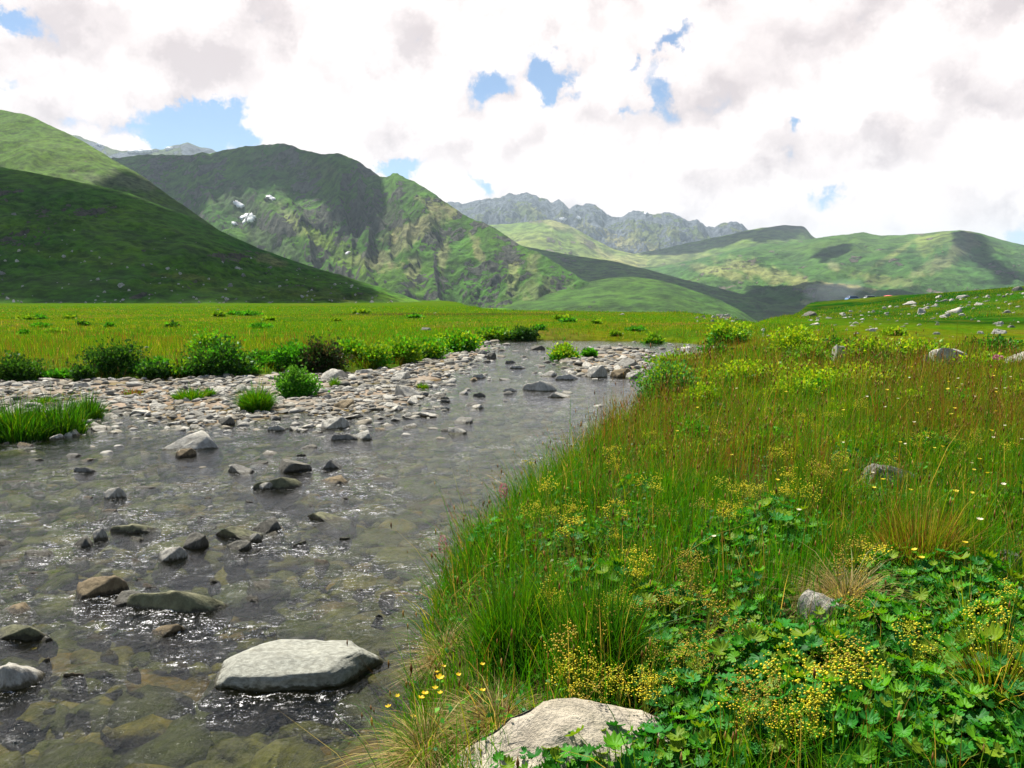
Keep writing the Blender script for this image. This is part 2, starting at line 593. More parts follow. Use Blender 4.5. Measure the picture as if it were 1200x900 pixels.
# ---------------------------------------------------------------- ground sheet
def build_ground():
    na = 760
    ang = np.concatenate([np.linspace(-1.45, -0.72, 60)[:-1], np.linspace(-0.72, 0.72, na - 120), np.linspace(0.72, 1.45, 61)[1:]])
    na = len(ang)
    rad = np.concatenate([np.geomspace(3.0, 70, 480)[:-1], np.geomspace(70, 400, 130)[:-1], np.geomspace(400, 16000, 50)])
    A, Q = np.meshgrid(ang, rad, indexing='ij')
    x = Q * np.sin(A); y = Q * np.cos(A) - 6.0
    z, sd, sb, right = ground_z(x, y, True)
    dist = np.hypot(x, y)
    n = fbm(x * 0.35, y * 0.35, 2.2, 4)[..., None]
    n2 = fbm(x * 0.045, y * 0.045, 8.2, 4)[..., None]
    soil = np.array([0.050, 0.045, 0.018]); turf = np.array([0.048, 0.118, 0.003]); warm = np.array([0.088, 0.106, 0.005]); knoll = np.array([0.028, 0.066, 0.005])
    c = np.broadcast_to(soil, x.shape + (3,)).copy()
    far = sst(dist, 9, 30)[..., None]
    tf = turf + (warm - turf) * np.clip(0.35 + 1.1 * n + 0.9 * n2, 0, 1)
    n4 = fbm(x * 0.16 + 4, y * 0.13, 3.2, 6, 0.65)[..., None]
    tf = tf + (np.array([0.030, 0.085, 0.006]) - tf) * np.clip(n4 * 2.2, 0, 0.8) + (np.array([0.10, 0.075, 0.02]) - tf) * np.clip(-n4 * 2.0 - 0.25, 0, 0.8)
    tf = tf + (np.array([0.046, 0.112, 0.004]) - tf) * np.clip(sst(dist, 60, 120)[..., None] * 0.6 - n2, 0, 1)
    kn = (sst(x, 18, 34) * sst(y, 38, 55))[..., None]
    kc = knoll * (1 + 0.7 * n2 + 0.5 * n) + np.array([0.035, 0.016, 0.003]) * np.clip(n4 * 2, -0.5, 1)
    tf = tf * (1 - kn) + kc * kn
    # darker peaty strip far out in the meadow
    peat = np.exp(-((y - (74 + 0.1 * x + 5 * n2[..., 0])) / 4.5) ** 2)[..., None] * (sst(x, -26, -12) * (1 - sst(x, 2, 7)))[..., None]
    c = c * (1 - far) + tf * far
    c = c * (1 - peat * 0.85) + np.array([0.035, 0.022, 0.012]) * peat * 0.85
    k = sst(sd, -0.05, 0.12)[..., None]
    bedc = np.array([0.075, 0.062, 0.018]) * (1 + 0.9 * fbm(x * 1.3, y * 1.3, 5.1, 4)[..., None])
    bedc = bedc * (1 - 0.0) + np.array([0.05, 0.02, -0.004]) * np.clip(fbm(x * 0.9 + 5, y * 0.9, 3.1, 3)[..., None] * 2, 0, 1)
    dryc = np.array([0.24, 0.215, 0.185]) * (1 + 0.5 * fbm(x * 3.0, y * 3.0, 6.1, 3)[..., None])
    ins = bedc + (dryc - bedc) * sst(z, -0.01, 0.03)[..., None]
    c = c * (1 - k) + ins * k
    c = np.clip(c, 0.004, 0.8)
    o = link('ground', mesh_np('ground', np.stack([x, y, z], -1), grid_quads(na, len(rad)), cols=c, mat=ground_material()))
    tag(o, 'meadow turf, gravel and stony riverbed of the valley floor', 'ground', kind='structure')


build_ground()


# ---------------------------------------------------------------- water
def water_material():
    m, t = new_mat('running_water')
    P = geopos(t)
    Pf = t.v('MULTIPLY', P, (1.25, 0.72, 1.0))
    n1 = t.noise(Pf, 5.5, 5, 0.62, 0.5)
    n2 = t.noise(Pf, 24.0, 4, 0.62, 0.4)
    n3 = t.noise(Pf, 1.4, 3, 0.5, 0.5)
    h = t.m('ADD', t.m('ADD', t.m('MULTIPLY', n1, 1.0), t.m('MULTIPLY', n2, 0.30)), t.m('MULTIPLY', n3, 1.0))
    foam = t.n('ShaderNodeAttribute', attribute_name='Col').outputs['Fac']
    bp = t.n('ShaderNodeBump')
    bp.inputs['Strength'].default_value = 1.0
    t.put(bp.inputs['Distance'], t.m('ADD', 0.021, t.m('MULTIPLY', foam, 0.03)))
    t.put(bp.inputs['Height'], h)
    nor = bp.outputs[0]
    fr = t.n('ShaderNodeFresnel'); fr.inputs['IOR'].default_value = 1.33; t.put(fr.inputs['Normal'], nor)
    g = t.n('ShaderNodeBsdfGlossy'); g.inputs['Roughness'].default_value = 0.035
    t.put(g.inputs['Color'], (0.95, 0.97, 1.0)); t.put(g.inputs['Normal'], nor)
    tr = t.n('ShaderNodeBsdfTransparent')
    t.put(tr.inputs[0], (0.54, 0.58, 0.34))
    s = t.shmix(fr.outputs[0], tr.outputs[0], g.outputs[0])
    # a little suspended milkiness, and white specks that paint both foam and sun sparkle
    df = t.n('ShaderNodeBsdfDiffuse'); t.put(df.inputs[0], (0.14, 0.14, 0.07)); t.put(df.inputs['Normal'], nor)
    s = t.shmix(0.012, s, df.outputs[0])
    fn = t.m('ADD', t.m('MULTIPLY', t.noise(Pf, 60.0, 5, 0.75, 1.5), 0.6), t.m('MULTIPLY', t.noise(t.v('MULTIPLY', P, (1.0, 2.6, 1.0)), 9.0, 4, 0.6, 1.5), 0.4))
    foam_sparkle = t.m('MULTIPLY', t.rng(fn, 0.555, 0.60), t.rng(foam, 0.08, 0.55), clamp=True)
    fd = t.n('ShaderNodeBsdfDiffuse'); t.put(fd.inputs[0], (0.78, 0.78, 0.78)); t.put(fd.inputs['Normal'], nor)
    s = t.shmix(foam_sparkle, s, fd.outputs[0])
    out(t, s)
    return m


RIFFLES = [(165, 640, 190, 60, 0.8), (410, 585, 60, 34, 1.3), (395, 560, 40, 20, 1.2), (210, 735, 60, 18, 1.1), (225, 770, 70, 14, 0.8), (120, 715, 40, 16, 0.9), (60, 690, 60, 22, 0.8), (350, 812, 100, 12, 1.0), (560, 470, 60, 12, 0.4), (440, 660, 110, 30, 0.3), (420, 740, 60, 24, 0.4), (330, 640, 120, 45, 0.7), (60, 590, 110, 40, 0.5), (350, 815, 120, 22, 0.8), (170, 720, 110, 40, 0.8),
           (260, 745, 90, 25, 0.7), (90, 560, 120, 22, 0.5), (360, 520, 120, 26, 0.4), (520, 560, 110, 30, 0.25), (620, 475, 70, 12, 0.5), (40, 830, 60, 20, 0.5), (480, 750, 40, 30, 0.5), (250, 860, 120, 20, 0.25)]


# stones that stand in the stream: px, py, width, height, tone, label, shape, ratio, z
SPECIAL = [  # px, py, w, h, tone, label, k, ratio, z
    (12, 786, 66, 34, 'pale', 'pale flat rock cut off by the edge of the picture below the mossy stones', 1, 0.8, 0.0),
    (203, 702, 125, 34, 'greenish', 'long dark slab just awash, its near side black', 1, 0.42, -0.02),
    (152, 702, 46, 20, 'dark', 'small black wet stone against the end of the long awash slab', 7, 0.8, -0.02),
    (112, 688, 62, 30, 'brownish', 'round golden-brown wet boulder awash beside the long slab', 3, 0.8, -0.02),
    (24, 714, 60, 18, 'brownish', 'low brown wet boulder with a black hollow at the picture edge', 2, 0.6, -0.03),
    (20, 740, 66, 22, 'greenish', 'mossy green stone with a white dry cap in the shallows', 3, 0.7, -0.02),
    (101, 634, 26, 15, 'dark', 'dark half of a pair of touching grey stones in the riffle', 2, 0.8, 0.0),
    (116, 627, 17, 17, 'pale', 'pale rounded half of a pair of touching stones in the riffle', 3, 0.8, 0.0),
    (199, 650, 34, 20, 'pale', 'pale rounded stone alone in the riffle above the long awash slab', 3, 0.8, 0.0),
    (228, 634, 32, 22, 'dark', 'dark wet stone with a pale cap in the middle of the riffle', 7, 0.8, 0.0),
    (156, 618, 56, 15, 'greenish', 'flat olive wet stone between the stone pair and the capped stone', 1, 0.6, -0.02),
    (132, 579, 26, 17, 'pale', 'white-tipped upright stone alone in the upper riffle', 3, 0.7, 0.0),
    (99, 550, 26, 9, 'grey', 'small flat grey stone farthest up the open water', 1, 0.7, 0.0),
    (283, 623, 66, 17, 'greenish', 'long olive slab awash below the foaming chute', 0, 0.5, -0.01),
    (318, 614, 38, 18, 'dark', 'black block standing at the end of the olive slab', 2, 0.7, 0.0),
    (298, 630, 15, 12, 'pale', 'little pale stone in front of the black block', 3, 0.8, 0.0),
    (342, 546, 44, 15, 'dark', 'black wedge-shaped rock in midstream', 10, 0.6, 0.0),
    (322, 567, 58, 18, 'greenish', 'smooth olive stone awash under the black wedge-shaped rock', 1, 0.6, -0.02),
    (284, 549, 38, 12, 'grey', 'flat grey stone between the pale boulder and the black wedge', 0, 0.6, 0.0),
    (215, 531, 24, 12, 'brownish', 'small brown stone at the foot of the broad pale boulder', 3, 0.8, 0.0),
    (231, 517, 82, 28, 'pale', 'broad pale boulder with a black undercut at the edge of the gravel', 2, 0.62, 0.0),
    (389, 497, 42, 19, 'pale', 'chunky pale boulder at the tip of the gravel bar', 3, 0.75, 0.0),
    (428, 510, 36, 15, 'pale', 'pale flat stone just downstream of the chunky boulder', 2, 0.7, 0.0),
    (402, 512, 40, 11, 'grey', 'grey flat stone below the chunky boulder', 1, 0.6, 0.0),
    (323, 502, 26, 9, 'pale', 'pale flat stone in the shallows in front of the round tussock', 1, 0.6, 0.0),
    (345, 502, 20, 7, 'pale', 'small pale stone in the shallows in front of the round tussock', 0, 0.6, 0.0),
    (288, 493, 18, 8, 'pale', 'small pale stone beside the dark cobble', 2, 0.7, 0.0),
    (263, 494, 24, 13, 'dark', 'dark round cobble behind the broad pale boulder', 3, 0.8, 0.0),
    (238, 491, 28, 11, 'grey', 'grey round cobble behind the broad pale boulder', 3, 0.8, 0.0),
    (87, 507, 28, 9, 'pale', 'pale stone lying against the near tussock at the water edge', 2, 0.6, 0.0),
    (193, 741, 42, 22, 'brownish', 'brown wet stone in the riffle below the long awash slab', 3, 0.8, -0.03),
    (388, 606, 72, 14, 'greenish', 'low green-brown slab awash below the foam', 0, 0.5, -0.03),
    (390, 545, 24, 14, 'grey', 'tilted grey stone downstream of the black wedge-shaped rock', 0, 0.4, 0.0),
    (310, 569, 16, 8, 'pale', 'little pale stone on the smooth olive stone', 3, 0.7, 0.02),
    (280, 642, 30, 18, 'dark', 'dark wet stone below the little pale stone', 7, 0.8, -0.03),
    (395, 563, 50, 14, 'brownish', 'brown glistening stone in the foam of the chute', 2, 0.6, -0.02),
    (630, 453, 48, 16, 'pale', 'largest pale flat stone in midstream below the island', 1, 0.6, 0.0),
    (655, 463, 36, 9, 'pale', 'thin dark-edged slab in midstream, lowest of the pale stones there', 0, 0.5, 0.0),
    (597, 457, 20, 7, 'pale', 'small pale stone beside the largest midstream stone', 1, 0.7, 0.0),
    (561, 463, 18, 7, 'dark', 'small dark stone in open water', 1, 0.7, 0.0),
    (545, 460, 16, 7, 'pale', 'small pale stone in open water', 2, 0.7, 0.0),
    (522, 478, 14, 6, 'pale', 'small pale stone lowest in the open water', 1, 0.7, 0.0),
    (645, 438, 26, 9, 'pale', 'pale round stone upstream of the largest midstream stone', 2, 0.7, 0.0),
    (662, 442, 34, 9, 'pale', 'pale flat stone under the rim of the stony island', 1, 0.6, 0.0),
    (697, 436, 30, 19, 'pale', 'round pale boulder at the front of the stony island', 3, 0.8, 0.02),
    (725, 438, 34, 14, 'brownish', 'brownish boulder at the right front of the stony island', 3, 0.7, 0.0),
    (742, 440, 20, 12, 'pale', 'pale pointed stone at the right end of the stony island', 7, 0.7, 0.0),
    (575, 417, 14, 9, 'dark', 'dark block beside the far bend of the bank', 3, 0.8, 0.03),
    (750, 461, 14, 13, 'pale', 'pale stone against the grassy bank under the blue-green bush', 3, 0.7, 0.02),
    (605, 430, 24, 6, 'pale', 'flat pale stone high in the open channel', 1, 0.7, 0.0),
    (560, 441, 22, 7, 'pale', 'flat pale stone off the tip of the yellow-green bushes', 1, 0.7, 0.0),
    (597, 424, 16, 6, 'grey', 'flat grey stone high in the open channel', 1, 0.7, 0.0),
]


def build_water():
    ang = np.linspace(-1.4, 0.32, 620)
    rad = np.geomspace(3.2, 62, 520)
    A, Q = np.meshgrid(ang, rad, indexing='ij')
    x = Q * np.sin(A); y = Q * np.cos(A) - 6.0
    sd, _ = sdf(CORRIDOR, x, y)
    px, py, dep = project(np.stack([x, y, 0 * x], -1))
    rif = np.zeros_like(x)
    for (a, b, rx, ry, k) in RIFFLES:
        rif = np.maximum(rif, k * np.exp(-((px - a) / rx) ** 2 - ((py - b) / ry) ** 2))
    wake = np.zeros_like(x)
    for q in SPECIAL + [(350, 790, 180)]:
        if q[1] < 500: continue
        c = unproj_z(q[0], q[1], 0.0); s = q[2] / 2 * c[1] / F
        # water piles up along the stone and breaks into foam just below it
        wake = np.maximum(wake, np.exp(-((x - c[0]) / (1.25 * s)) ** 2 - ((y - c[1] + 0.75 * s) / (0.75 * s)) ** 2))
    rif = np.maximum(rif, 0.34 + 0.5 * fbm(x * 0.5, y * 0.35, 7.0, 3))
    rif = np.clip(np.maximum(rif, 0.9 * wake), 0.08, 1.2)
    u = x * 1.0; v = y * 0.6
    z = 0.009 * fbm(u * 2.0, v * 2.0, 1.5, 3) + (0.0085 + 0.020 * rif) * fbm(u * 5.5, v * 5.5, 4.5, 3) + (0.0026 + 0.008 * rif) * fbm(u * 13, v * 13, 2.5, 2)
    foam = np.clip(rif * (0.5 + 1.2 * fbm(x * 2.3, y * 2.3, 3.3, 3)), 0, 1)  # where foam lies and sparkle specks are painted
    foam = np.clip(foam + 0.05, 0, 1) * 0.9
    V = np.stack([x, y, z], -1).reshape(-1, 3)
    q = grid_quads(len(ang), len(rad))
    keep = (sd.ravel()[q] > -0.35).any(1)
    q = q[keep]
    used = np.unique(q); mp = np.full(len(V), -1); mp[used] = np.arange(len(used))
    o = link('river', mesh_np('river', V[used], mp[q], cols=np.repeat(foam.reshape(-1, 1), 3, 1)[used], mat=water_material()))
    tag(o, 'shallow clear mountain river running over brown stones', 'river', kind='structure')


build_water()
# ================================================================ hills and mountains
GREEN = np.array([0.055, 0.125, 0.018]); GREEN2 = np.array([0.10, 0.16, 0.022]); ROCKC = np.array([0.15, 0.14, 0.125]); SCREE = np.array([0.20, 0.175, 0.13])
SURF = {}
ALB = np.array([0.92, 1.06, 0.72])


def ridge(key, label, crest, yc, yf, zf, nu=300, nv=120, prof=1.15, spur=0.0, spur_px=60.0, rough=0.0, rough_m=100.0, jag=0.0, rocky=0.3, patches=(),
          green=GREEN, green2=GREEN2, rock=ROCKC, mat=None, back=0.8, lean=0.0, crest_rock=0.0, seed=0.0, rockscale=None, crag=0.0):
    cx = np.array([c[0] for c in crest], float); cyy = np.array([c[1] for c in crest], float)
    px = np.linspace(cx[0], cx[-1], nu)
    py = np.interp(px, cx, cyy)
    # soften the corners of the traced outline, then add its own small teeth
    ker = np.exp(-np.linspace(-2, 2, 9) ** 2); ker /= ker.sum()
    sm = np.convolve(np.pad(py, 4, 'edge'), ker, 'valid')
    py = sm if jag < 1.5 else 0.5 * sm + 0.5 * py
    if jag:
        py = py + jag * fbm(px / 9.0, seed + 0 * px, 0.5, 4)
    Yc = np.interp(px, *np.array(yc, float).T); Yf = np.interp(px, *np.array(yf, float).T)
    Pc = unproj_y(px, py, Yc)
    v1 = np.linspace(0, 1, nv); v2 = 1 + np.linspace(0, 1, 14)[1:]
    v = np.concatenate([v1, v2])
    PX = np.repeat(px[:, None], len(v), 1)
    VV = np.repeat(v[None, :], nu, 0)
    up = np.clip(VV, 0, 1)
    y = Yf[:, None] + (Yc - Yf)[:, None] * up + np.clip(VV - 1, 0, 1) * back * (Yc - Yf)[:, None]
    x = (PX - 600 + lean * (1 - up)) / F * (y * math.cos(PITCH))
    x = x + 0.0
    # keep the crest exactly where it was traced
    xc = Pc[:, 0][:, None]
    x = x + (xc - (PX - 600) / F * (Yc[:, None] * math.cos(PITCH))) * up
    z = zf + (Pc[:, 2][:, None] - zf) * np.where(VV <= 1, up ** prof, np.clip(1 - (VV - 1) ** 1.4, 0, 1))
    h = np.maximum(Pc[:, 2][:, None] - zf, 1)
    wgt = np.where(VV <= 1, (4 * up * (1 - up) + 0.10 * up) ** 0.8, 0.1)
    q = PX / spur_px + 0.9 * fbm(x / (rough_m * 3), y / (rough_m * 3), seed, 3)
    r1 = 1 - np.abs(pn(q, VV * 1.1 + seed, 3.0)) * 2.2
    r2 = 1 - np.abs(pn(q * 2.3 + 4, VV * 2.4 + seed, 6.0)) * 2.2
    dis = -spur * h * ((1 - r1) * 0.7 + (1 - r2) * 0.3)
    f1 = fbm(x / rough_m, y / rough_m, seed + 2, 5, 0.55)
    rd = 1 - 2 * np.abs(fbm(x / rough_m * 1.3, y / rough_m * 0.9, seed + 7, 4))
    dis = dis + rough * (f1 * 0.8 + rd * 0.35 - 0.35)
    if crag:
        cm = rough_m / 5.0
        msk = sst(fbm(x / rough_m * 0.9, z / rough_m * 1.3, seed + 21, 3) + rocky * 0.6, -0.15, 0.35)
        cr = 1 - 2.4 * np.abs(fbm(x / cm + 0.4 * q, y / cm * 0.6 + z / cm * 0.5, seed + 31, 5, 0.58))
        dis = dis + crag * (cr - 0.6) * (0.12 + 0.88 * msk)
    z = z + dis * wgt
    gx = np.gradient(z, axis=0) / np.maximum(np.abs(np.gradient(x, axis=0)), 1e-3)
    gv = np.gradient(z, axis=1) / np.maximum(np.abs(np.gradient(y, axis=1)), 1e-3)
    slope = np.hypot(gx * 0.8, gv)
    rs = rockscale or rough_m
    rn = fbm(x / rs * 1.8, z / rs * 2.6, seed + y / rs, 5, 0.6)
    rk = sst(rn + (slope - np.median(slope)) * 0.55 + rocky - 0.5 + crest_rock * sst(up, 0.75, 1.0), -0.08, 0.22)[..., None]
    gn = np.clip(0.5 + 0.9 * fbm(x / rs * 0.5, y / rs * 0.5, seed + 3, 4), 0, 1)[..., None]
    c = green + (green2 - green) * gn
    rkk = rk[..., 0].copy()
    P = np.stack([x, y, z], -1)
    ppx, ppy, _ = project(P)
    for (a, b, rx, ry, ang, cc, k) in patches:
        ca, sa = math.cos(R(ang)), math.sin(R(ang))
        ux = ((ppx - a) * ca + (ppy - b) * sa) / rx; uy = (-(ppx - a) * sa + (ppy - b) * ca) / ry
        dd = np.sqrt(ux ** 2 + uy ** 2) + 0.9 * fbm(ppx / 14.0, ppy / 14.0, a * 0.1, 4, 0.6)
        mk = (sst(dd, 1.2, 0.45) * k * 0.85 * (VV <= 1.02))[..., None]
        rkk = rkk * (1 - 0.75 * mk[..., 0])
        c = c * (1 - mk) + np.array(cc) * (0.8 + 0.4 * gn) * mk
    c = np.clip(c * ALB, 0.003, 0.9)
    me = mesh_np(key, P.reshape(-1, 3), grid_quads(nu, len(v)), cols=c, mat=mat)
    at = me.attributes.new('rk', 'FLOAT', 'POINT'); at.data.foreach_set('value', rkk.ravel().astype(np.float32))
    o = link(key, me)
    tag(o, label, 'mountain' if 'mountain' in key else 'hill', kind='structure')
    front = VV <= 1.0
    SURF.setdefault(label, (P[front], ppx[front], ppy[front]))
    return label


def pick(surf, px, py):
    P, a, b = SURF[surf]
    i = np.argmin((a - px) ** 2 + (b - py) ** 2)
    return P[i]


M_NEARHILL = mountain_material('hillside_turf', 0.16, 1.2, 0.8, (0.075, 0.072, 0.055))
M_MID = mountain_material('mountain_rock_and_turf', 0.030, 14.0, 1.0, (0.070, 0.078, 0.066))
M_FAR = mountain_material('far_mountain', 0.014, 24.0, 1.0, (0.12, 0.11, 0.092))
M_PEAK = mountain_material('hazy_peak_rock', 0.012, 50.0, 1.0, (0.105, 0.128, 0.17))  # rock made bluer, distance haze painted into its colour
DARKG = (0.022, 0.07, 0.010)

# the grassy slope that comes down from the left to the meadow
K_SLOPE = ridge('hill', 'dark green grassy slope dotted with boulders above the meadow',
      [(-420, 150), (-200, 172), (-60, 188), (0, 195), (75, 209), (150, 226), (225, 255), (300, 290), (375, 315), (450, 338), (500, 355), (550, 369), (600, 382)],
      [(-420, 470), (0, 450), (300, 400), (550, 330), (600, 330)], [(-420, 235), (0, 235), (300, 235), (450, 222), (550, 200), (600, 200)], -3.0, 700, 320, 1.08, crag=1.6,
      spur=0.03, spur_px=90, rough=4.0, rough_m=40, jag=0.5, rocky=-0.05, green=np.array([0.012, 0.088, 0.002]), green2=np.array([0.072, 0.145, 0.004]), mat=M_NEARHILL, seed=1.0,
      patches=[(318, 305, 22, 6, 18, (0.24, 0.2, 0.13), 0.7), (225, 326, 50, 4, 6, (0.15, 0.12, 0.03), 0.5), (380, 345, 80, 7, 5, (0.13, 0.12, 0.03), 0.5), (120, 335, 130, 5, 4, (0.035, 0.07, 0.01), 0.6), (90, 300, 110, 8, 6, (0.09, 0.15, 0.006), 0.5), (260, 340, 120, 6, 5, (0.10, 0.15, 0.006), 0.5), (60, 260, 80, 6, 12, (0.02, 0.06, 0.004), 0.6), (200, 290, 90, 7, 16, (0.018, 0.06, 0.004), 0.6), (330, 335, 70, 6, 10, (0.02, 0.07, 0.004), 0.5), (480, 356, 50, 8, 12, (0.11, 0.19, 0.008), 0.6)])
# sunlit rounded hill behind it
K_LIT = ridge('hill', 'bright green rounded hill at the head of the left slope',
      [(-300, 120), (-60, 122), (0, 128), (30, 133), (60, 147), (100, 166), (130, 186), (170, 207), (200, 230), (235, 254), (275, 282), (330, 320)],
      [(-300, 900), (0, 860), (330, 640)], [(-300, 480), (0, 470), (330, 430)], -5, 300, 150, 0.95,
      spur=0.03, spur_px=70, rough=9, rough_m=70, jag=0.5, rocky=-0.08, green=np.array([0.028, 0.088, 0.004]), green2=np.array([0.058, 0.105, 0.006]), mat=M_NEARHILL, seed=2.0,
      patches=[(150, 212, 55, 10, 8, (0.10, 0.10, 0.085), 0.8), (60, 195, 90, 7, 4, (0.05, 0.09, 0.014), 0.5)])
# the big rocky mountain in the middle
K_MID = ridge('mountain', 'steep rocky green mountain with pale scree behind the dark slope',
      [(20, 196), (100, 184), (150, 180), (200, 179), (248, 178), (270, 174), (290, 169.5), (320, 166.5), (345, 168), (372, 177), (400, 180), (420, 187), (432, 195), (445, 206), (453, 207),
       (459, 203.5), (466, 202.5), (475, 207), (490, 214), (505, 222), (520, 233), (540, 245), (560, 256), (580, 266), (600, 278), (620, 290), (640, 301), (660, 313), (680, 326), (705, 341), (730, 356), (760, 374)],
      [(20, 2700), (300, 2350), (460, 2000), (600, 1720), (760, 1350)], [(20, 1350), (300, 1250), (460, 1180), (760, 1000)], -60, 900, 500, 1.2, crag=7.0,
      spur=0.17, spur_px=62, rough=62, rough_m=190, jag=1.6, rocky=0.20, mat=M_MID, seed=3.3, lean=25,
      green=np.array([0.022, 0.088, 0.006]), green2=np.array([0.058, 0.130, 0.008]), rock=np.array([0.125, 0.12, 0.105]), crest_rock=0.12, rockscale=150,
      patches=[(498, 262, 48, 13, -22, SCREE, 0.95), (470, 285, 40, 10, -35, SCREE, 0.8), (437, 308, 34, 9, 8, SCREE * 1.05, 0.9), (508, 240, 18, 8, 20, SCREE, 0.8), (345, 262, 22, 10, 40, (0.3, 0.27, 0.21), 0.55),
               (368, 275, 26, 9, 35, (0.2, 0.22, 0.07), 0.7), (395, 290, 45, 14, 35, (0.13, 0.2, 0.03), 0.75), (560, 292, 6, 22, -20, SCREE, 0.75), (485, 318, 8, 20, 5, (0.25, 0.23, 0.17), 0.7),
               (520, 300, 7, 24, 8, (0.26, 0.23, 0.17), 0.75), (600, 325, 8, 26, 0, (0.27, 0.24, 0.18), 0.75), (632, 345, 26, 20, -10, (0.17, 0.15, 0.13), 0.7), (625, 310, 7, 16, 10, (0.26, 0.23, 0.17), 0.6), (676, 352, 6, 22, -25, (0.25, 0.22, 0.19), 0.9),
               (545, 335, 50, 20, 0, (0.05, 0.14, 0.02), 0.6), (530, 275, 30, 16, 40, (0.05, 0.14, 0.02), 0.5), (620, 335, 30, 24, 0, (0.07, 0.17, 0.02), 0.35), (455, 255, 12, 16, 30, (0.055, 0.06, 0.055), 0.8), (285, 240, 40, 22, 20, (0.075, 0.085, 0.075), 0.7), (350, 195, 60, 14, 10, (0.08, 0.085, 0.07), 0.5), (318, 285, 35, 15, 30, (0.05, 0.065, 0.05), 0.75)])
# spur running down to the right behind it
K_BAND = ridge('hill', 'long green spur descending to the valley behind the rocky mountain',
      [(520, 262), (560, 276), (600, 285), (640, 293), (680, 300), (720, 306), (760, 316), (800, 327), (840, 337), (880, 347), (915, 357), (950, 372), (1000, 392)],
      [(520, 3000), (700, 2700), (1000, 2000)], [(520, 1750), (1000, 1450)], -70, 320, 130, 1.1, spur=0.05, spur_px=80, rough=22, rough_m=220, jag=0.4, rocky=-0.02, mat=M_MID, seed=5.0,
      green=np.array([0.032, 0.10, 0.010]), green2=np.array([0.07, 0.13, 0.014]))
K_BUMP = ridge('hill', 'smooth sunlit green shoulder at the foot of the long spur',
      [(590, 352), (640, 341), (690, 330), (715, 325.5), (740, 324.5), (765, 327), (790, 333), (815, 341), (840, 350), (865, 362), (900, 385)],
      [(590, 1500), (740, 1550), (900, 1350)], [(590, 1000), (900, 1000)], -60, 240, 110, 0.9, spur=0.03, spur_px=60, rough=10, rough_m=150, jag=0.3, rocky=-0.15, mat=M_MID, seed=6.0,
      green=np.array([0.032, 0.096, 0.012]), green2=np.array([0.054, 0.11, 0.014]))
# wide green hills on the right
K_BROAD = ridge('mountain', 'broad green mountain with a worn bald top on the right',
      [(560, 330), (640, 322), (720, 316), (780, 311), (820, 303), (860, 292), (900, 285), (945, 280), (980, 275), (1005, 271.5), (1012, 271), (1030, 275), (1055, 275.5), (1080, 273.5), (1105, 270), (1130, 269.5), (1150, 272), (1175, 280), (1210, 289), (1260, 300), (1350, 320), (1500, 340)],
      [(560, 4200), (900, 3900), (1120, 3500), (1500, 3200)], [(560, 1900), (900, 1800), (1500, 1500)], -60, 600, 280, 1.0, crag=14.0, spur=0.085, spur_px=75, rough=50, rough_m=330, jag=0.4, rocky=0.06, mat=M_FAR, seed=8.0, lean=-50,
      green=np.array([0.032, 0.098, 0.024]), green2=np.array([0.058, 0.112, 0.026]), rock=np.array([0.17, 0.145, 0.12]), rockscale=260,
      patches=[(1138, 282, 9, 14, 0, (0.15, 0.12, 0.10), 0.8), (1105, 305, 36, 10, -30, (0.2, 0.165, 0.13), 0.6), (1125, 288, 10, 18, 0, (0.1, 0.1, 0.07), 0.6), (1095, 282, 28, 12, -20, (0.19, 0.2, 0.07), 0.6),
               (1000, 337, 42, 3, 8, (0.36, 0.3, 0.2), 0.9), (905, 322, 70, 10, 14, (0.28, 0.25, 0.16), 0.65), (950, 355, 16, 3, 4, (0.3, 0.26, 0.2), 0.8), (1040, 330, 40, 8, 8, (0.22, 0.2, 0.13), 0.5), (840, 318, 40, 6, 10, (0.3, 0.27, 0.17), 0.55), (1050, 296, 32, 4, -35, (0.2, 0.2, 0.1), 0.6), (978, 312, 10, 6, 20, (0.24, 0.22, 0.17), 0.7)])
K_KNOB = ridge('mountain', 'green upland rising to a dark flat rocky knob',
      [(620, 310), (700, 304), (750, 296), (790, 288), (830, 279), (862, 273), (885, 268.5), (905, 265.5), (917, 263.5), (930, 264.5), (941, 264), (946, 268), (952, 277), (980, 286), (1040, 300), (1200, 330)],
      [(620, 5400), (950, 5200), (1200, 4600)], [(620, 3600), (1200, 3400)], -40, 320, 120, 1.0, spur=0.05, spur_px=50, rough=50, rough_m=400, jag=0.8, rocky=0.0, mat=M_FAR, seed=9.5,
      green=np.array([0.05, 0.115, 0.02]), green2=np.array([0.095, 0.14, 0.028]), rock=np.array([0.16, 0.14, 0.12]), crest_rock=0.05,
      patches=[(920, 266, 28, 5, 4, (0.075, 0.07, 0.07), 0.9), (780, 305, 90, 10, -4, (0.2, 0.19, 0.11), 0.6)])
K_PALE = ridge('mountain', 'pale meadow slope below the grey rocky peaks',
      [(430, 262), (500, 262), (560, 263), (600, 262), (630, 258), (645, 257), (665, 262), (690, 277), (720, 292), (760, 302), (810, 312), (870, 330)],
      [(430, 5600), (640, 5200), (870, 5000)], [(430, 3300), (870, 3300)], -40, 300, 120, 1.0, spur=0.06, spur_px=40, rough=45, rough_m=350, jag=0.5, rocky=0.08, mat=M_FAR, seed=11.0,
      green=np.array([0.10, 0.165, 0.04]), green2=np.array([0.19, 0.2, 0.07]), rock=np.array([0.26, 0.22, 0.17]),
      patches=[(650, 262, 34, 7, 15, (0.3, 0.25, 0.18), 0.7), (690, 285, 40, 5, 32, (0.27, 0.23, 0.17), 0.6), (750, 308, 55, 7, 12, (0.3, 0.26, 0.18), 0.55)])
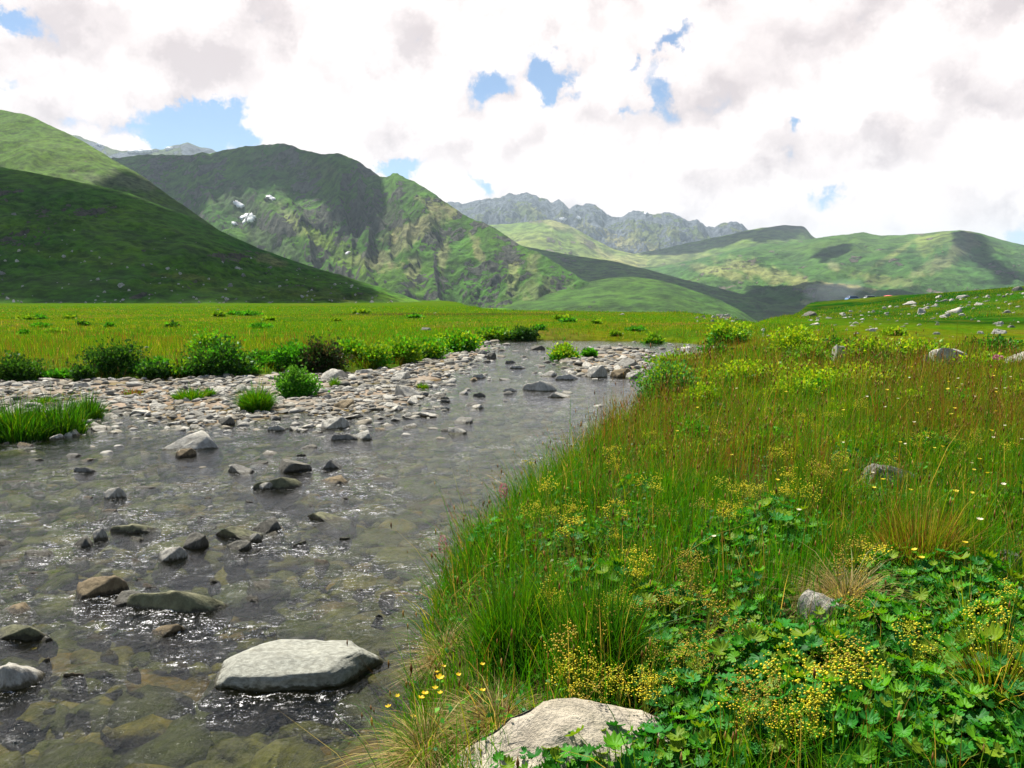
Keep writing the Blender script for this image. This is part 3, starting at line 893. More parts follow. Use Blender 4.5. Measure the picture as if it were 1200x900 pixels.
K_PEAK = ridge('mountain', 'distant jagged grey rocky peaks with small snow streaks',
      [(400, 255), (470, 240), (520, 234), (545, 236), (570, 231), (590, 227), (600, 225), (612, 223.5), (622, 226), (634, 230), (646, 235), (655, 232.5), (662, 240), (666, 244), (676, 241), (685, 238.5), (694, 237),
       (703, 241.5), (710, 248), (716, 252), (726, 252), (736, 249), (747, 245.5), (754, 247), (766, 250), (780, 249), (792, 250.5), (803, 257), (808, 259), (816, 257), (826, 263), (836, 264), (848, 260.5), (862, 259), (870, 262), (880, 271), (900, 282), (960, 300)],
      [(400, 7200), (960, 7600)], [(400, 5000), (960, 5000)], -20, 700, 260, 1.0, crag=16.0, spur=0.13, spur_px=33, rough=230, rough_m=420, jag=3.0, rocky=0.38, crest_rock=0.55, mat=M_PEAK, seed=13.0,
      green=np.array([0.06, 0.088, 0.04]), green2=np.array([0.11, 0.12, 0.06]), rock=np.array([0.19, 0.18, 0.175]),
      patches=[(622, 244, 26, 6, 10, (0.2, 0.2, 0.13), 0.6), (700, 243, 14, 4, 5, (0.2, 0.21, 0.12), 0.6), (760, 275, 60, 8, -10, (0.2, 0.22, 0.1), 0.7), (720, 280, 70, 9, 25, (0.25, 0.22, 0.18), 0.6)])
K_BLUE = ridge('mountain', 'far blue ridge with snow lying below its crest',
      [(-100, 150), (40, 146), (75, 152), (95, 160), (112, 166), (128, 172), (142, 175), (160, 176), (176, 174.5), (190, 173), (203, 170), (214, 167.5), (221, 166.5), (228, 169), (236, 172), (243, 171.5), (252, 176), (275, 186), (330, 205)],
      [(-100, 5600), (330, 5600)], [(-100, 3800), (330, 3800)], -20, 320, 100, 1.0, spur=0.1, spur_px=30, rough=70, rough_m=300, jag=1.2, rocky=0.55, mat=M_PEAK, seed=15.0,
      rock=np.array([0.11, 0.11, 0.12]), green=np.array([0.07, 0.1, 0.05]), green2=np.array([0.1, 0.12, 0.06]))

# ---------------------------------------------------------------- snow fields (thin beds lying on the slopes)
m_snow, t_ = new_mat('old_snow')
n_ = t_.noise(geopos(t_), 0.06, 5, 0.6)
out(t_, principled(t_, t_.mix(t_.rng(n_, 0.3, 0.7), (0.62, 0.63, 0.66), (0.86, 0.87, 0.9)), 0.7, t_.bump(n_, 0.15, 0.6)))


def snow(surf, px, py, rx, ry, ang, thick, label):
    P, a, b = SURF[surf]
    n = 64
    rx, ry = rx * 0.8, ry * 0.8
    th = np.linspace(0, 2 * math.pi, n, endpoint=False)
    rr = 1 + 0.9 * fbm(np.cos(th) * 1.3 + px, np.sin(th) * 1.6, py, 4, 0.6)
    V = []; ca, sa = math.cos(R(ang)), math.sin(R(ang))
    rings = [0.0, 0.2, 0.4, 0.6, 0.75, 0.88, 1.0, 1.02]
    for k in rings:
        for j in range(n):
            ex, ey = rx * k * rr[j] * math.cos(th[j]), ry * k * rr[j] * math.sin(th[j])
            qx, qy = px + ex * ca - ey * sa, py + ex * sa + ey * ca
            d2 = (a - qx) ** 2 + (b - qy) ** 2
            i = np.argpartition(d2, 6)[:6]
            wgt = 1 / (d2[i] + 0.05)
            p = (P[i] * wgt[:, None]).sum(0) / wgt.sum()
            # move along the line of sight to the traced point, then stand proud of the slope
            d = px_dir(qx, qy); q = d * (p[1] / d[1]); q[2] += H
            lift = thick * 1.0 * (1.0 if k < 0.8 else (0.8 if k < 1.01 else -2.0))
            V.append(q + np.array([0, -lift, lift * 0.7]))
    V = np.array(V); m = len(rings)
    qd = [[i * n + j, i * n + (j + 1) % n, (i + 1) * n + (j + 1) % n, (i + 1) * n + j] for i in range(m - 1) for j in range(n)]
    o = link('snow_patch', mesh_np('snow_patch', V, np.array(qd), mat=m_snow))
    tag(o, label, 'snow patch', 'snow patches on the mountains')


snow(K_MID, 291, 256, 10, 5.5, -12, 5, 'largest snow patch, on the dark face of the rocky mountain')
snow(K_MID, 280, 240, 8, 3.2, 25, 5, 'narrow slanting snow patch just above the largest one')
snow(K_MID, 317, 232.5, 6, 2.2, 6, 5, 'small level snow patch beside a green gully on the rocky mountain')
snow(K_MID, 275, 262.5, 3.5, 1.6, 10, 4, 'tiny snow scrap below the two larger snow patches')
snow(K_MID, 408, 297.5, 3.6, 1.6, -15, 4, 'tiny snow scrap above the pale scree of the rocky mountain')
snow(K_BAND, 712, 341.5, 8, 1.6, 20, 4, 'thin snow streak in the shaded hollow under the long spur')
snow(K_PEAK, 660, 257.5, 5, 2, 8, 14, 'small snow streak under the leftmost grey peaks')
snow(K_PEAK, 678, 255.5, 3, 1.5, 30, 12, 'tiny snow scrap between two grey peaks')
snow(K_PEAK, 633, 261, 3, 1.4, 10, 12, 'tiny snow scrap on the pale slope below the first grey peak')
snow(K_PEAK, 757, 250, 2.6, 1.3, 0, 12, 'tiny snow scrap close under the crest of the last grey peak')
snow(K_BLUE, 165, 178.2, 13, 1.4, -2, 14, 'long thin snow bed below the crest of the far blue ridge')
snow(K_BLUE, 199, 174.6, 5, 1.2, -6, 12, 'short snow bed beside the summit of the far blue ridge')
snow(K_BLUE, 117, 170, 3, 1.2, 20, 12, 'tiny snow scrap at the near end of the far blue ridge')

# ---------------------------------------------------------------- unseen clouds overhead, outlined to shade the slopes
m_cloud, t_ = new_mat('cloud_vapour')
out(t_, principled(t_, (0.85, 0.85, 0.86), 1.0, None, 0.0))
CL_V = []; CL_Q = []; CL_N = [0]


def cloud(surf, outline, alt, res, thick, seed, wob=1.0):
    pts = []
    for (a, b) in outline:
        p = pick(surf, a, b)
        t = (alt - p[2]) / S[2]
        pts.append((p[0] + S[0] * t, p[1] + S[1] * t))
    pts = np.array(pts)
    lo = pts.min(0) - res * 3; hi = pts.max(0) + res * 3
    xs = np.arange(lo[0], hi[0], res); ys = np.arange(lo[1], hi[1], res)
    X, Y = np.meshgrid(xs, ys, indexing='ij')
    d, _ = sdf(pts.tolist(), X, Y)
    d = d + wob * thick * 0.5 * fbm(X / (thick * 1.5), Y / (thick * 1.5), seed, 4, 0.55)
    ins = d > 0
    top = np.sqrt(np.clip(d, 0, thick * 3) * thick) * (0.75 + 0.6 * fbm(X / thick, Y / thick, seed + 3, 4)) ** 1
    top = np.maximum(top, res * 0.05)
    base = -0.06 * np.sqrt(np.clip(d, 0, thick) * thick)
    nx, ny = X.shape
    V1 = np.stack([X, Y, alt + np.where(ins, top, 0)], -1).reshape(-1, 3)
    V2 = np.stack([X, Y, alt + np.where(ins, base, 0)], -1).reshape(-1, 3)
    q = grid_quads(nx, ny)
    keep = ins.ravel()[q].any(1)
    q = q[keep]
    V = np.concatenate([V1, V2]); qq = np.concatenate([q, q[:, ::-1] + len(V1)])
    used = np.unique(qq); mp = np.full(len(V), -1); mp[used] = np.arange(len(used))
    CL_V.append(V[used]); CL_Q.append(mp[qq] + CL_N[0]); CL_N[0] += len(used)


ALT = 1250.0
cloud(K_SLOPE, [(-420, 150), (-60, 186), (0, 193), (75, 207), (150, 224), (225, 253), (300, 288), (375, 314), (425, 332), (440, 345), (400, 357), (300, 356.5), (150, 355.5), (0, 355), (-420, 355)], ALT, 7.0, 40.0, 1.0, 0.35)
cloud(K_MID, [(110, 186), (200, 181), (290, 171), (345, 170), (400, 182), (450, 208), (452, 232), (425, 262), (395, 258), (372, 236), (345, 232), (332, 214), (300, 226), (262, 224), (236, 246), (190, 236), (120, 215)], ALT + 500, 22.0, 120.0, 2.0, 0.7)
cloud(K_BAND, [(560, 276), (640, 292), (720, 305), (800, 326), (880, 346), (950, 371), (960, 395), (890, 385), (850, 362), (800, 345), (750, 335), (700, 340), (650, 335), (600, 320)], ALT + 700, 16.0, 80.0, 3.0, 0.4)
cloud(K_KNOB, [(750, 297), (830, 280), (885, 269), (890, 276), (850, 287), (790, 299)], ALT + 2100, 30.0, 120.0, 4.0, 0.4)
cloud(K_KNOB, [(880, 276), (905, 265), (946, 263), (958, 277), (925, 280), (890, 285)], ALT + 2100, 30.0, 120.0, 5.0, 0.3)
cloud(K_BROAD, [(950, 302), (990, 288), (1005, 286), (995, 293), (965, 305)], ALT + 1000, 18.0, 70.0, 6.0, 0.4)
cloud(K_BROAD, [(880, 336), (960, 332), (1020, 340), (1100, 348), (1100, 370), (900, 375)], ALT + 1000, 20.0, 90.0, 7.0, 0.4)
cloud(K_BROAD, [(1120, 272), (1150, 276), (1160, 300), (1200, 325), (1180, 332), (1140, 300), (1125, 290)], ALT + 1000, 20.0, 90.0, 8.0, 0.3)
cloud(K_LIT, [(110, 212), (150, 205), (200, 229), (240, 256), (290, 292), (220, 275), (170, 240)], ALT + 60, 10.0, 50.0, 9.0, 0.3)
o = link('clouds', mesh_np('clouds', np.concatenate(CL_V), np.concatenate(CL_Q), mat=m_cloud))
tag(o, 'unseen white cumulus clouds high overhead, shaped to shade the slopes', 'clouds', kind='stuff')

# ---------------------------------------------------------------- the air of the valley
HZ_TOP = 1100.0
m_haze = bpy.data.materials.new('valley_air'); m_haze.use_nodes = True
t_ = NT(m_haze.node_tree)
pv = t_.n('ShaderNodeVolumePrincipled')
pv.inputs['Color'].default_value = (0.68, 0.85, 1.0, 1)
pv.inputs['Density'].default_value = 0.00005
pv.inputs['Anisotropy'].default_value = 0.25
ho = t_.n('ShaderNodeOutputMaterial'); t_.put(ho.inputs[1], pv.outputs[0])
hx, hy0, hy1, hz0 = 17000.0, -7000.0, 17000.0, -75.0
V = np.array([[sx * hx, yy, zz] for zz in (hz0, HZ_TOP) for yy in (hy0, hy1) for sx in (-1, 1)])
hq = np.array([[0, 2, 3, 1], [4, 5, 7, 6], [0, 1, 5, 4], [2, 6, 7, 3], [0, 4, 6, 2], [1, 3, 7, 5]])
o = link('haze', mesh_np('haze', V, hq, smooth=False, mat=m_haze))
tag(o, 'thin blue mountain haze filling the valley', 'haze', kind='stuff')
# ================================================================ stones
def ico(sub):
    bm = bmesh.new()
    bmesh.ops.create_icosphere(bm, subdivisions=sub, radius=1.0)
    V = np.array([v.co[:] for v in bm.verts]); T = np.array([[v.index for v in f.verts] for f in bm.faces])
    bm.free()
    return V, T


ICO = {k: ico(k) for k in (2, 3, 4, 5)}


def rock_shape(sub, seed, flat=0.6, cuts=11, rough=0.06, elong=1.3, soft=0.97):
    r = np.random.default_rng(seed)
    V, T = ICO[sub]
    V = V.copy()
    V = V * (1 + 0.16 * fbm(V[:, 0] * 0.9 + seed, V[:, 1] * 0.9, V[:, 2] * 0.9, 2))[:, None]
    for i in range(cuts):
        n = r.normal(size=3); n /= np.linalg.norm(n)
        o = r.uniform(0.44, 0.84)
        d = V @ n - o
        V = V - np.where(d > 0, d * soft, 0)[:, None] * n
    V = V * np.array([elong, 1.0, flat])
    nn = V / np.linalg.norm(V, axis=1)[:, None]
    V = V + nn * (rough * fbm(V[:, 0] * 2.6 + seed, V[:, 1] * 2.6, V[:, 2] * 2.6, 4, 0.55))[:, None]
    V[:, 0] /= np.abs(V[:, 0]).max(); V[:, 1] /= np.abs(V[:, 1]).max()
    return V, T


STONE_ME = []
for i in range(16):
    fl = (0.30, 0.38, 0.48, 0.62)[i % 4]
    V, T = rock_shape(4, 100 + i, fl, 10 + i % 5, 0.07, 1.25)
    me = mesh_np('stone', V, tris=T, mat=M_ROCK); me['h'] = float(V[:, 2].max()); STONE_ME.append((me, fl, V[:, 2].max()))
BOULDER_ME = []
for i in range(8):
    fl = (0.5, 0.62, 0.75, 0.9)[i % 4]
    V, T = rock_shape(4, 300 + i, fl, 12, 0.12, 1.2)
    BOULDER_ME.append((mesh_np('boulder', V, tris=T, mat=M_BOULDER), fl, V[:, 2].max()))

TONES = {'pale': (0.44, 0.43, 0.395), 'grey': (0.21, 0.208, 0.195), 'dark': (0.13, 0.127, 0.112), 'brownish': (0.21, 0.165, 0.10), 'greenish': (0.15, 0.155, 0.09)}
N_ST = [0]


def put_stone(x, y, z, sx, sy, h, tone, label, group='stones in the river and on its gravel bars', rot=None, variants=STONE_ME, name='river_stone', cat='stone', k=None, tilt=0.12, over=None):
    """sx, sy half sizes in metres; h how far the stone stands above z"""
    if k is None: k = int(rng.integers(len(variants)))
    me, fl, zmax = variants[k]
    o = link(name, over or me)
    sz = h / zmax * 1.25
    o.scale = (sx, sy, sz)
    o.location = (x, y, z - 0.25 * sz * zmax)
    o.rotation_euler = (rng.normal() * tilt, rng.normal() * tilt, rng.uniform(0, 6.28) if rot is None else rot)
    c = np.array(TONES[tone]) * rng.uniform(0.9, 1.1)
    o.color = (*c, 1)
    tag(o, label, cat, group)
    return o


def px_stone(px, py, wpx, hpx, tone, label, z=0.0, ratio=0.75, rot=None, **kw):
    """a stone whose middle stands at a traced place; hpx is its visible height"""
    p = unproj_z(px, py + hpx * 0.25, z)
    m = p[1] / F
    return put_stone(p[0], p[1], z, wpx * m / 2, wpx * m / 2 * ratio, max(hpx * m * 0.75, 0.015), tone, label, rot=rot if rot is not None else rng.normal() * 0.25, **kw)


# the big slab near the bank: drawn to its own outline
def hero_slab():
    V, T = ICO[5]
    V = V * (1 + 0.18 * fbm(V[:, 0] * 1.7, V[:, 1] * 1.7, V[:, 2] * 1.7, 3))[:, None]
    planes = [((-0.10, -0.22, 0.97), 0.30), ((0.05, 0.1, 1.0), 0.36), ((0.93, -0.38, 0.18), 0.60), ((0.62, -0.70, 0.10), 0.72), ((-0.80, -0.1, 0.55), 0.62), ((-0.55, 0.2, 0.8), 0.56), ((0.0, -0.98, -0.18), 0.46), ((-0.3, -0.95, 0.0), 0.58), ((0, 1, 0.2), 0.6),
              ((0.7, 0.3, 0.62), 0.72), ((0, 0, -1), 0.4), ((-0.9, 0.3, 0.1), 0.82)]
    for n, o_ in planes:
        n = np.array(n); n = n / np.linalg.norm(n)
        d = V @ n - o_
        V = V - np.where(d > 0, d * 0.90, 0)[:, None] * n
    V = V + (V / np.linalg.norm(V, axis=1)[:, None]) * (0.075 * fbm(V[:, 0] * 1.9, V[:, 1] * 1.9, V[:, 2] * 1.9, 6, 0.55))[:, None]
    return mesh_np('slab', V, tris=T, mat=M_HERO)


p = unproj_z(350, 795, 0.0)
o = link('river_stone', hero_slab())
o.location = (p[0] - 0.03, p[1] + 0.05, 0.0); o.scale = (0.50, 0.33, 0.31); o.rotation_euler = (0.0, 0.0, 0.05)
o.color = (0.29, 0.30, 0.27, 1)
tag(o, 'large flat-topped pale granite slab standing in the water near the grassy bank', 'stone', 'stones in the river and on its gravel bars')
HERO_XY = (p[0], p[1] + 0.1)

stones_xy = []
for (a, b, wd, hh, tone, lab, k, ra, z) in SPECIAL:
    if b > 520: wd, hh = wd * 1.22, hh * 1.1
    o = px_stone(a, b, wd, hh, tone, lab, z, ra, k=k, tilt=0.06)
    stones_xy.append((o.location.x, o.location.y, o.scale.x))

# stones just breaking the surface of the riffle
AW = [('beside the long awash slab', 200, 700), ('at the left picture edge', 20, 700), ('around the touching pair', 110, 630), ('below the black block', 320, 640), ('in the foaming chute', 400, 575), ('in the upper riffle', 130, 570), ('near the large granite slab', 300, 760)]
n_aw = 0
while n_aw < 52:
    a = rng.uniform(-20, 460); b_ = rng.uniform(530, 800)
    if b_ > 745 and a > 230: continue
    wpx = float(np.clip(np.exp(rng.normal(3.45, 0.4)), 18, 72)); q = unproj_z(a, b_, 0.0); s = wpx / 2 * q[1] / F
    tk = np.array([(t0, t1, t2) for t0, t1, t2 in stones_xy] + [(HERO_XY[0], HERO_XY[1], 0.5)])
    if ((tk[:, 0] - q[0]) ** 2 + (tk[:, 1] - q[1]) ** 2 < (0.85 * (tk[:, 2] + s)) ** 2).any(): continue
    tone = rng.choice(['greenish', 'brownish', 'dark', 'grey'], p=[0.28, 0.28, 0.09, 0.35])
    k = int(rng.integers(12))
    put_stone(q[0], q[1], -0.028, s, s * rng.uniform(0.38, 0.62), rng.uniform(0.03, 0.05) + 0.07 * s, tone, '%s %s wet stone just awash %s' % ('broad' if wpx > 42 else ('middling' if wpx > 27 else 'small'), tone, min(AW, key=lambda t: (t[1] - a) ** 2 + (t[2] - b_) ** 2)[0]), k=k, rot=rng.normal() * 0.4, tilt=0.05)
    stones_xy.append((q[0], q[1], s)); n_aw += 1

# landmarks by which the smaller stones are told apart
LAND = [('beside the round grass tussock', 300, 470), ('around the bright round bush', 347, 450), ('by the low grass tuft', 222, 460), ('near the broad pale boulder', 231, 505),
        ('behind the near tussock', 60, 462), ('at the far left of the gravel', -40, 458), ('below the dark round bush', 255, 440), ('below the low dark bushes', 120, 450),
        ('under the purple-brown bush', 380, 438), ('near the chunky pale boulder', 395, 480), ('below the yellow-green bushes', 470, 440), ('in the bend under the last bush', 545, 412),
        ('at the tip of the gravel bar', 480, 462), ('on the stony island', 705, 428), ('behind the island bush', 690, 408), ('at the head of the river', 610, 403), ('on the stony point by the right bank', 815, 414),
        ('in the riffle', 150, 600), ('in the open channel', 590, 450), ('in the foaming chute', 400, 560), ('in the near shallows', 250, 780)]
LXY = np.array([unproj_z(a, b, 0.03)[:2] for _, a, b in LAND])


def near_label(x, y, size, flat, tone, wet):
    i = np.argmin(((LXY - np.array([x, y])) ** 2).sum(1) / (LXY[:, 1] ** 2))
    return '%s%s %s stone %s%s' % (size, ' flat' if flat else ' rounded', tone, LAND[i][0], ', standing in water' if wet else '')


# candidate places: uniform over the picture of the bars, so the far end is not starved
cand = []
for (x0, x1, y0, y1, n) in ((-20, 560, 399, 505, 2600), (560, 860, 399, 446, 1300), (380, 760, 410, 480, 420), (0, 460, 500, 640, 260), (-500, 0, 440, 505, 500)):
    a = rng.uniform(x0, x1, n); b = rng.uniform(y0, y1, n)
    P = unproj_z(a, b, 0.03)
    cand.append(P[:, :2])
cand = np.concatenate(cand)
zz, sd, sb, rt = ground_z(cand[:, 0], cand[:, 1], True)
cl = fbm(cand[:, 0] * 0.55, cand[:, 1] * 0.55, 12.0, 3)
ok = (sd > 0.05) & ((sb > -0.25 - 0.2 * cl) | (rng.random(len(cand)) < 0.75 * np.exp(np.minimum(sb, 0) / np.where(cand[:, 1] > 15, 0.3, 1.0))) | (rng.random(len(cand)) < 0.07 * np.exp(np.minimum(sb, 0) / 3) + 0.02))
cand, zz, sb = cand[ok], zz[ok], sb[ok]
size = np.exp(rng.normal(np.log(0.088), 0.45, len(cand))) * (0.55 + cand[:, 1] / 40)
size = np.clip(size, 0.04, 0.55)
order = np.argsort(-size / cand[:, 1] * (np.abs(cand[:, 0] / cand[:, 1]) < 0.64))
n_big = 300 - len(SPECIAL) - 1 - n_aw
placed = 0
taken = [(q[0], q[1], q[2]) for q in stones_xy] + [(HERO_XY[0], HERO_XY[1], 0.6)]
rest = []
for i in order:
    x, y = cand[i]
    s = size[i]
    tk = np.array(taken)
    if ((tk[:, 0] - x) ** 2 + (tk[:, 1] - y) ** 2 < (0.62 * (tk[:, 2] + s)) ** 2).any():
        s *= 0.5
        rest.append((x, y, zz[i], s, sb[i])); continue
    if placed >= n_big:
        rest.append((x, y, zz[i], s, sb[i])); continue
    wet = sb[i] < -0.15
    k = int(rng.integers(12)); flat = STONE_ME[k][1] < 0.5
    tone = rng.choice(['pale', 'grey', 'brownish', 'dark'], p=[0.62, 0.27, 0.07, 0.04])
    szn = 'big' if s > 0.22 else ('middling' if s > 0.14 else 'small')
    z = max(zz[i], -0.01)
    put_stone(x, y, z, s, s * rng.uniform(0.6, 0.95), s * STONE_ME[k][1] * rng.uniform(0.75, 1.05), tone, near_label(x, y, szn, flat, tone, wet), k=k)
    taken.append((x, y, s)); placed += 1


def merged_stones(name, items, mat, label, cat, shapes, pal):
    """items: x, y, z, half size, flatness"""
    Vs = []; Ts = []; Cs = []; k = 0
    for (x, y, z, s, f) in items:
        V, T = shapes[int(rng.integers(len(shapes)))]
        a = rng.uniform(0, 6.28); ca, sa = math.cos(a), math.sin(a)
        q = V * np.array([s, s * rng.uniform(0.6, 0.95), s * f])
        q = np.stack([q[:, 0] * ca - q[:, 1] * sa, q[:, 0] * sa + q[:, 1] * ca, q[:, 2] + 0.25 * q[:, 0] * rng.normal() * 0.5], -1)
        Vs.append(q + np.array([x, y, z])); Ts.append(T + k); k += len(V)
        c = np.array(pal[int(rng.integers(len(pal)))]) * rng.uniform(0.75, 1.15)
        Cs.append(np.repeat(c[None], len(V), 0))
    o = link(name, mesh_np(name, np.concatenate(Vs), tris=np.concatenate(Ts), cols=np.concatenate(Cs), mat=mat))
    tag(o, label, cat, kind='stuff')


SMALL = [rock_shape(2, 500 + i, 1.0, 8, 0.03, 1.2, 0.85) for i in range(8)]
items = []
for (x, y, z, s, sb_) in rest:
    items.append((x, y, max(z, -0.02) + 0.2 * s * 0.5, s, rng.uniform(0.32, 0.6)))
a = rng.uniform(-100, 870, 9000); b = rng.uniform(399, 512, 9000)
P = unproj_z(a, b, 0.03)
z2, sd2, sb2, rt2 = ground_z(P[:, 0], P[:, 1], True)
cl = fbm(P[:, 0] * 0.9, P[:, 1] * 0.9, 21.0, 3)
ok = (sd2 > 0.02) & ((sb2 > -0.35 + 0.7 * cl) | (rng.random(len(sb2)) < 0.5 * np.exp(np.minimum(sb2, 0) / np.where(P[:, 1] > 15, 0.22, 0.6))))
for i in np.where(ok)[0]:
    s = np.clip(np.exp(rng.normal(np.log(0.045), 0.4)) * (0.5 + P[i, 1] / 26), 0.02, 0.2)
    items.append((P[i, 0], P[i, 1], max(z2[i], -0.03) + 0.1 * s, s, rng.uniform(0.35, 0.65)))
merged_stones('gravel', items, M_GRAVEL, 'pale cobbles and gravel filling the bars beside the river', 'gravel', SMALL, [(0.37, 0.36, 0.33), (0.29, 0.285, 0.265), (0.18, 0.178, 0.165), (0.21, 0.19, 0.15), (0.12, 0.115, 0.10), (0.22, 0.21, 0.18)])

# stones on the bed, under the water
items = []
a = rng.uniform(-200, 780, 9000); b = 400 + 560 * rng.random(9000) ** 1.25
P = unproj_z(a, b, -0.1)
z2, sd2, sb2, rt2 = ground_z(P[:, 0], P[:, 1], True)
ok = (sd2 > 0.1) & (sb2 < 0.1)
for i in np.where(ok)[0]:
    s = np.clip(np.exp(rng.normal(np.log(0.075), 0.55)) * (0.75 + P[i, 1] / 30), 0.03, 0.42)
    f = rng.uniform(0.28, 0.5)
    z = min(z2[i] + 0.2 * s * f, -0.012 - s * f * rng.uniform(0.75, 1.05))
    items.append((P[i, 0], P[i, 1], z, s, f))
merged_stones('riverbed_stones', items, M_BED, 'brown and olive stones lying under the shallow water', 'stones', SMALL, [(0.10, 0.088, 0.022), (0.17, 0.125, 0.026), (0.07, 0.072, 0.020), (0.04, 0.040, 0.018), (0.19, 0.135, 0.03), (0.11, 0.098, 0.04), (0.16, 0.14, 0.075), (0.18, 0.092, 0.018), (0.05, 0.055, 0.02)])


# ---------------------------------------------------------------- rocks set in the right bank
def bank_rock(px, py, wpx, hpx, tone, label, seed, flat=0.6, ratio=0.7, rot=0.0, lift=0.0, planes=None, sub=4, sc=None, tilt=(0, 0)):
    p = ground_hit(px, py)
    m = p[1] / F
    V, T = rock_shape(sub, seed, flat, 12, 0.10, 1.2)
    o = link('bank_rock', mesh_np('bank_rock', V, tris=T, mat=M_BOULDER))
    hz = hpx * m
    o.scale = (wpx * m / 2, wpx * m / 2 * ratio, hz / V[:, 2].max())
    o.location = (p[0], p[1], p[2] + lift); o.rotation_euler = (tilt[0], tilt[1], rot)
    o.color = (*TONES[tone], 1)
    tag(o, label, 'rock', 'rocks set in the grassy bank')
    return p


def pointed_rock():
    """the pale wedge at the photographer's feet"""
    V, T = ICO[5]
    V = V.copy()
    for n, o_ in [((-0.80, -0.30, 0.50), 0.34), ((0.50, -0.22, 0.84), 0.22), ((0.1, 0.9, 0.35), 0.34), ((-0.15, -0.80, 0.58), 0.36), ((0.75, 0.3, 0.6), 0.5), ((-0.3, 0.75, 0.6), 0.38), ((0, 0, -1), 0.5), ((0.3, -0.9, 0.2), 0.6)]:
        n = np.array(n); n = n / np.linalg.norm(n)
        d = V @ n - o_
        V = V - np.where(d > 0, d * 0.95, 0)[:, None] * n
    V = V + (V / np.linalg.norm(V, axis=1)[:, None]) * (0.085 * fbm(V[:, 0] * 1.8, V[:, 1] * 1.8, V[:, 2] * 1.8, 6, 0.55))[:, None]
    return mesh_np('bank_rock', V, tris=T, mat=M_BOULDER)


p = ground_hit(690, 903)
o = link('bank_rock', pointed_rock())
o.location = (p[0], p[1] + 0.02, p[2] + 0.045); o.scale = (0.64, 0.46, 0.40); o.rotation_euler = (0, 0, 0.1); o.color = (0.40, 0.36, 0.30, 1)
tag(o, 'pale pointed rock poking from the bank in the very front of the grass', 'rock', 'rocks set in the grassy bank')
FRONT_ROCK = p
bank_rock(962, 742, 62, 52, 'pale', 'grey-white rock under straw-coloured dead grass among the leaves', 411, 0.7, 0.7, 0.3)
bank_rock(1036, 568, 78, 24, 'grey', 'low weathered grey rock almost buried in the brown sedge', 412, 0.5, 0.6)
bank_rock(1101, 868, 50, 26, 'grey', 'small broken grey rock among the lobed leaves', 413, 0.6, 0.8)
bank_rock(1182, 668, 46, 26, 'grey', 'grey rock half hidden in grass at the picture edge', 414, 0.6, 0.8)
bank_rock(983, 424, 20, 20, 'pale', 'upright pale stone beside the round yellow-green bush', 415, 0.9, 0.8)
bank_rock(1112, 427, 52, 20, 'pale', 'broad pale rock in the sedge below the knoll', 416, 0.6, 0.7)
bank_rock(1086, 428, 20, 13, 'grey', 'small grey rock next to the broad pale rock in the sedge', 417, 0.7, 0.8)
bank_rock(692, 508, 30, 14, 'pale', 'pale stone showing at the rim of the grassy bank over the water', 418, 0.6, 0.8)
bank_rock(1195, 425, 30, 14, 'pale', 'pale rock at the picture edge below the knoll', 419, 0.6, 0.8)

# ---------------------------------------------------------------- boulders on the knoll
def knoll_boulder(px, py, wpx, hpx, tone, label, grp='boulders scattered on the grassy knoll', k=None):
    p = ground_hit(px, py)
    m = p[1] / F
    return put_stone(p[0], p[1], p[2], wpx * m / 2 * 0.88, wpx * m / 2 * rng.uniform(0.45, 0.7), hpx * m * 0.52, tone, label, grp, variants=BOULDER_ME, name='boulder', cat='boulder', k=k, rot=rng.normal() * 0.4)


for q in [(945, 371, 28, 11, 'dark', 'dark broad boulder at the low left end of the knoll'), (1082, 367, 19, 15, 'pale', 'tallest chunky boulder in the middle of the knoll'), (1118, 366, 26, 13, 'pale', 'broad tilted boulder right of the tallest one on the knoll'),
          (1168, 391, 26, 12, 'pale', 'pale domed boulder at the near foot of the knoll'), (1150, 391, 12, 7, 'pale', 'small boulder just left of the domed boulder at the knoll foot'), (954, 381, 14, 6, 'pale', 'pale flat boulder below the dark broad boulder'),
          (1192, 341, 14, 11, 'grey', 'boulder on the skyline at the top end of the knoll'), (1128, 349, 18, 7, 'pale', 'pale flat boulder on the skyline above the tilted one'), (1065, 357, 22, 9, 'pale', 'pale boulder on the skyline next to the pink parasol'), (1100, 349, 12, 6, 'pale', 'smaller skyline boulder between the parasol and the flat boulder'),
          (1108, 371, 14, 8, 'pale', 'pale boulder tucked below the broad tilted boulder'), (1186, 384, 14, 6, 'grey', 'grey boulder behind the domed boulder at the knoll foot')]:
    knoll_boulder(*q)
KL = [('low on the left end of the knoll', 960, 378), ('on the knoll below the parked cars', 1010, 370), ('around the tallest boulder of the knoll', 1080, 372), ('on the upper right slope of the knoll', 1160, 360), ('along the foot of the knoll', 1110, 392), ('along the skyline of the knoll', 1150, 347)]
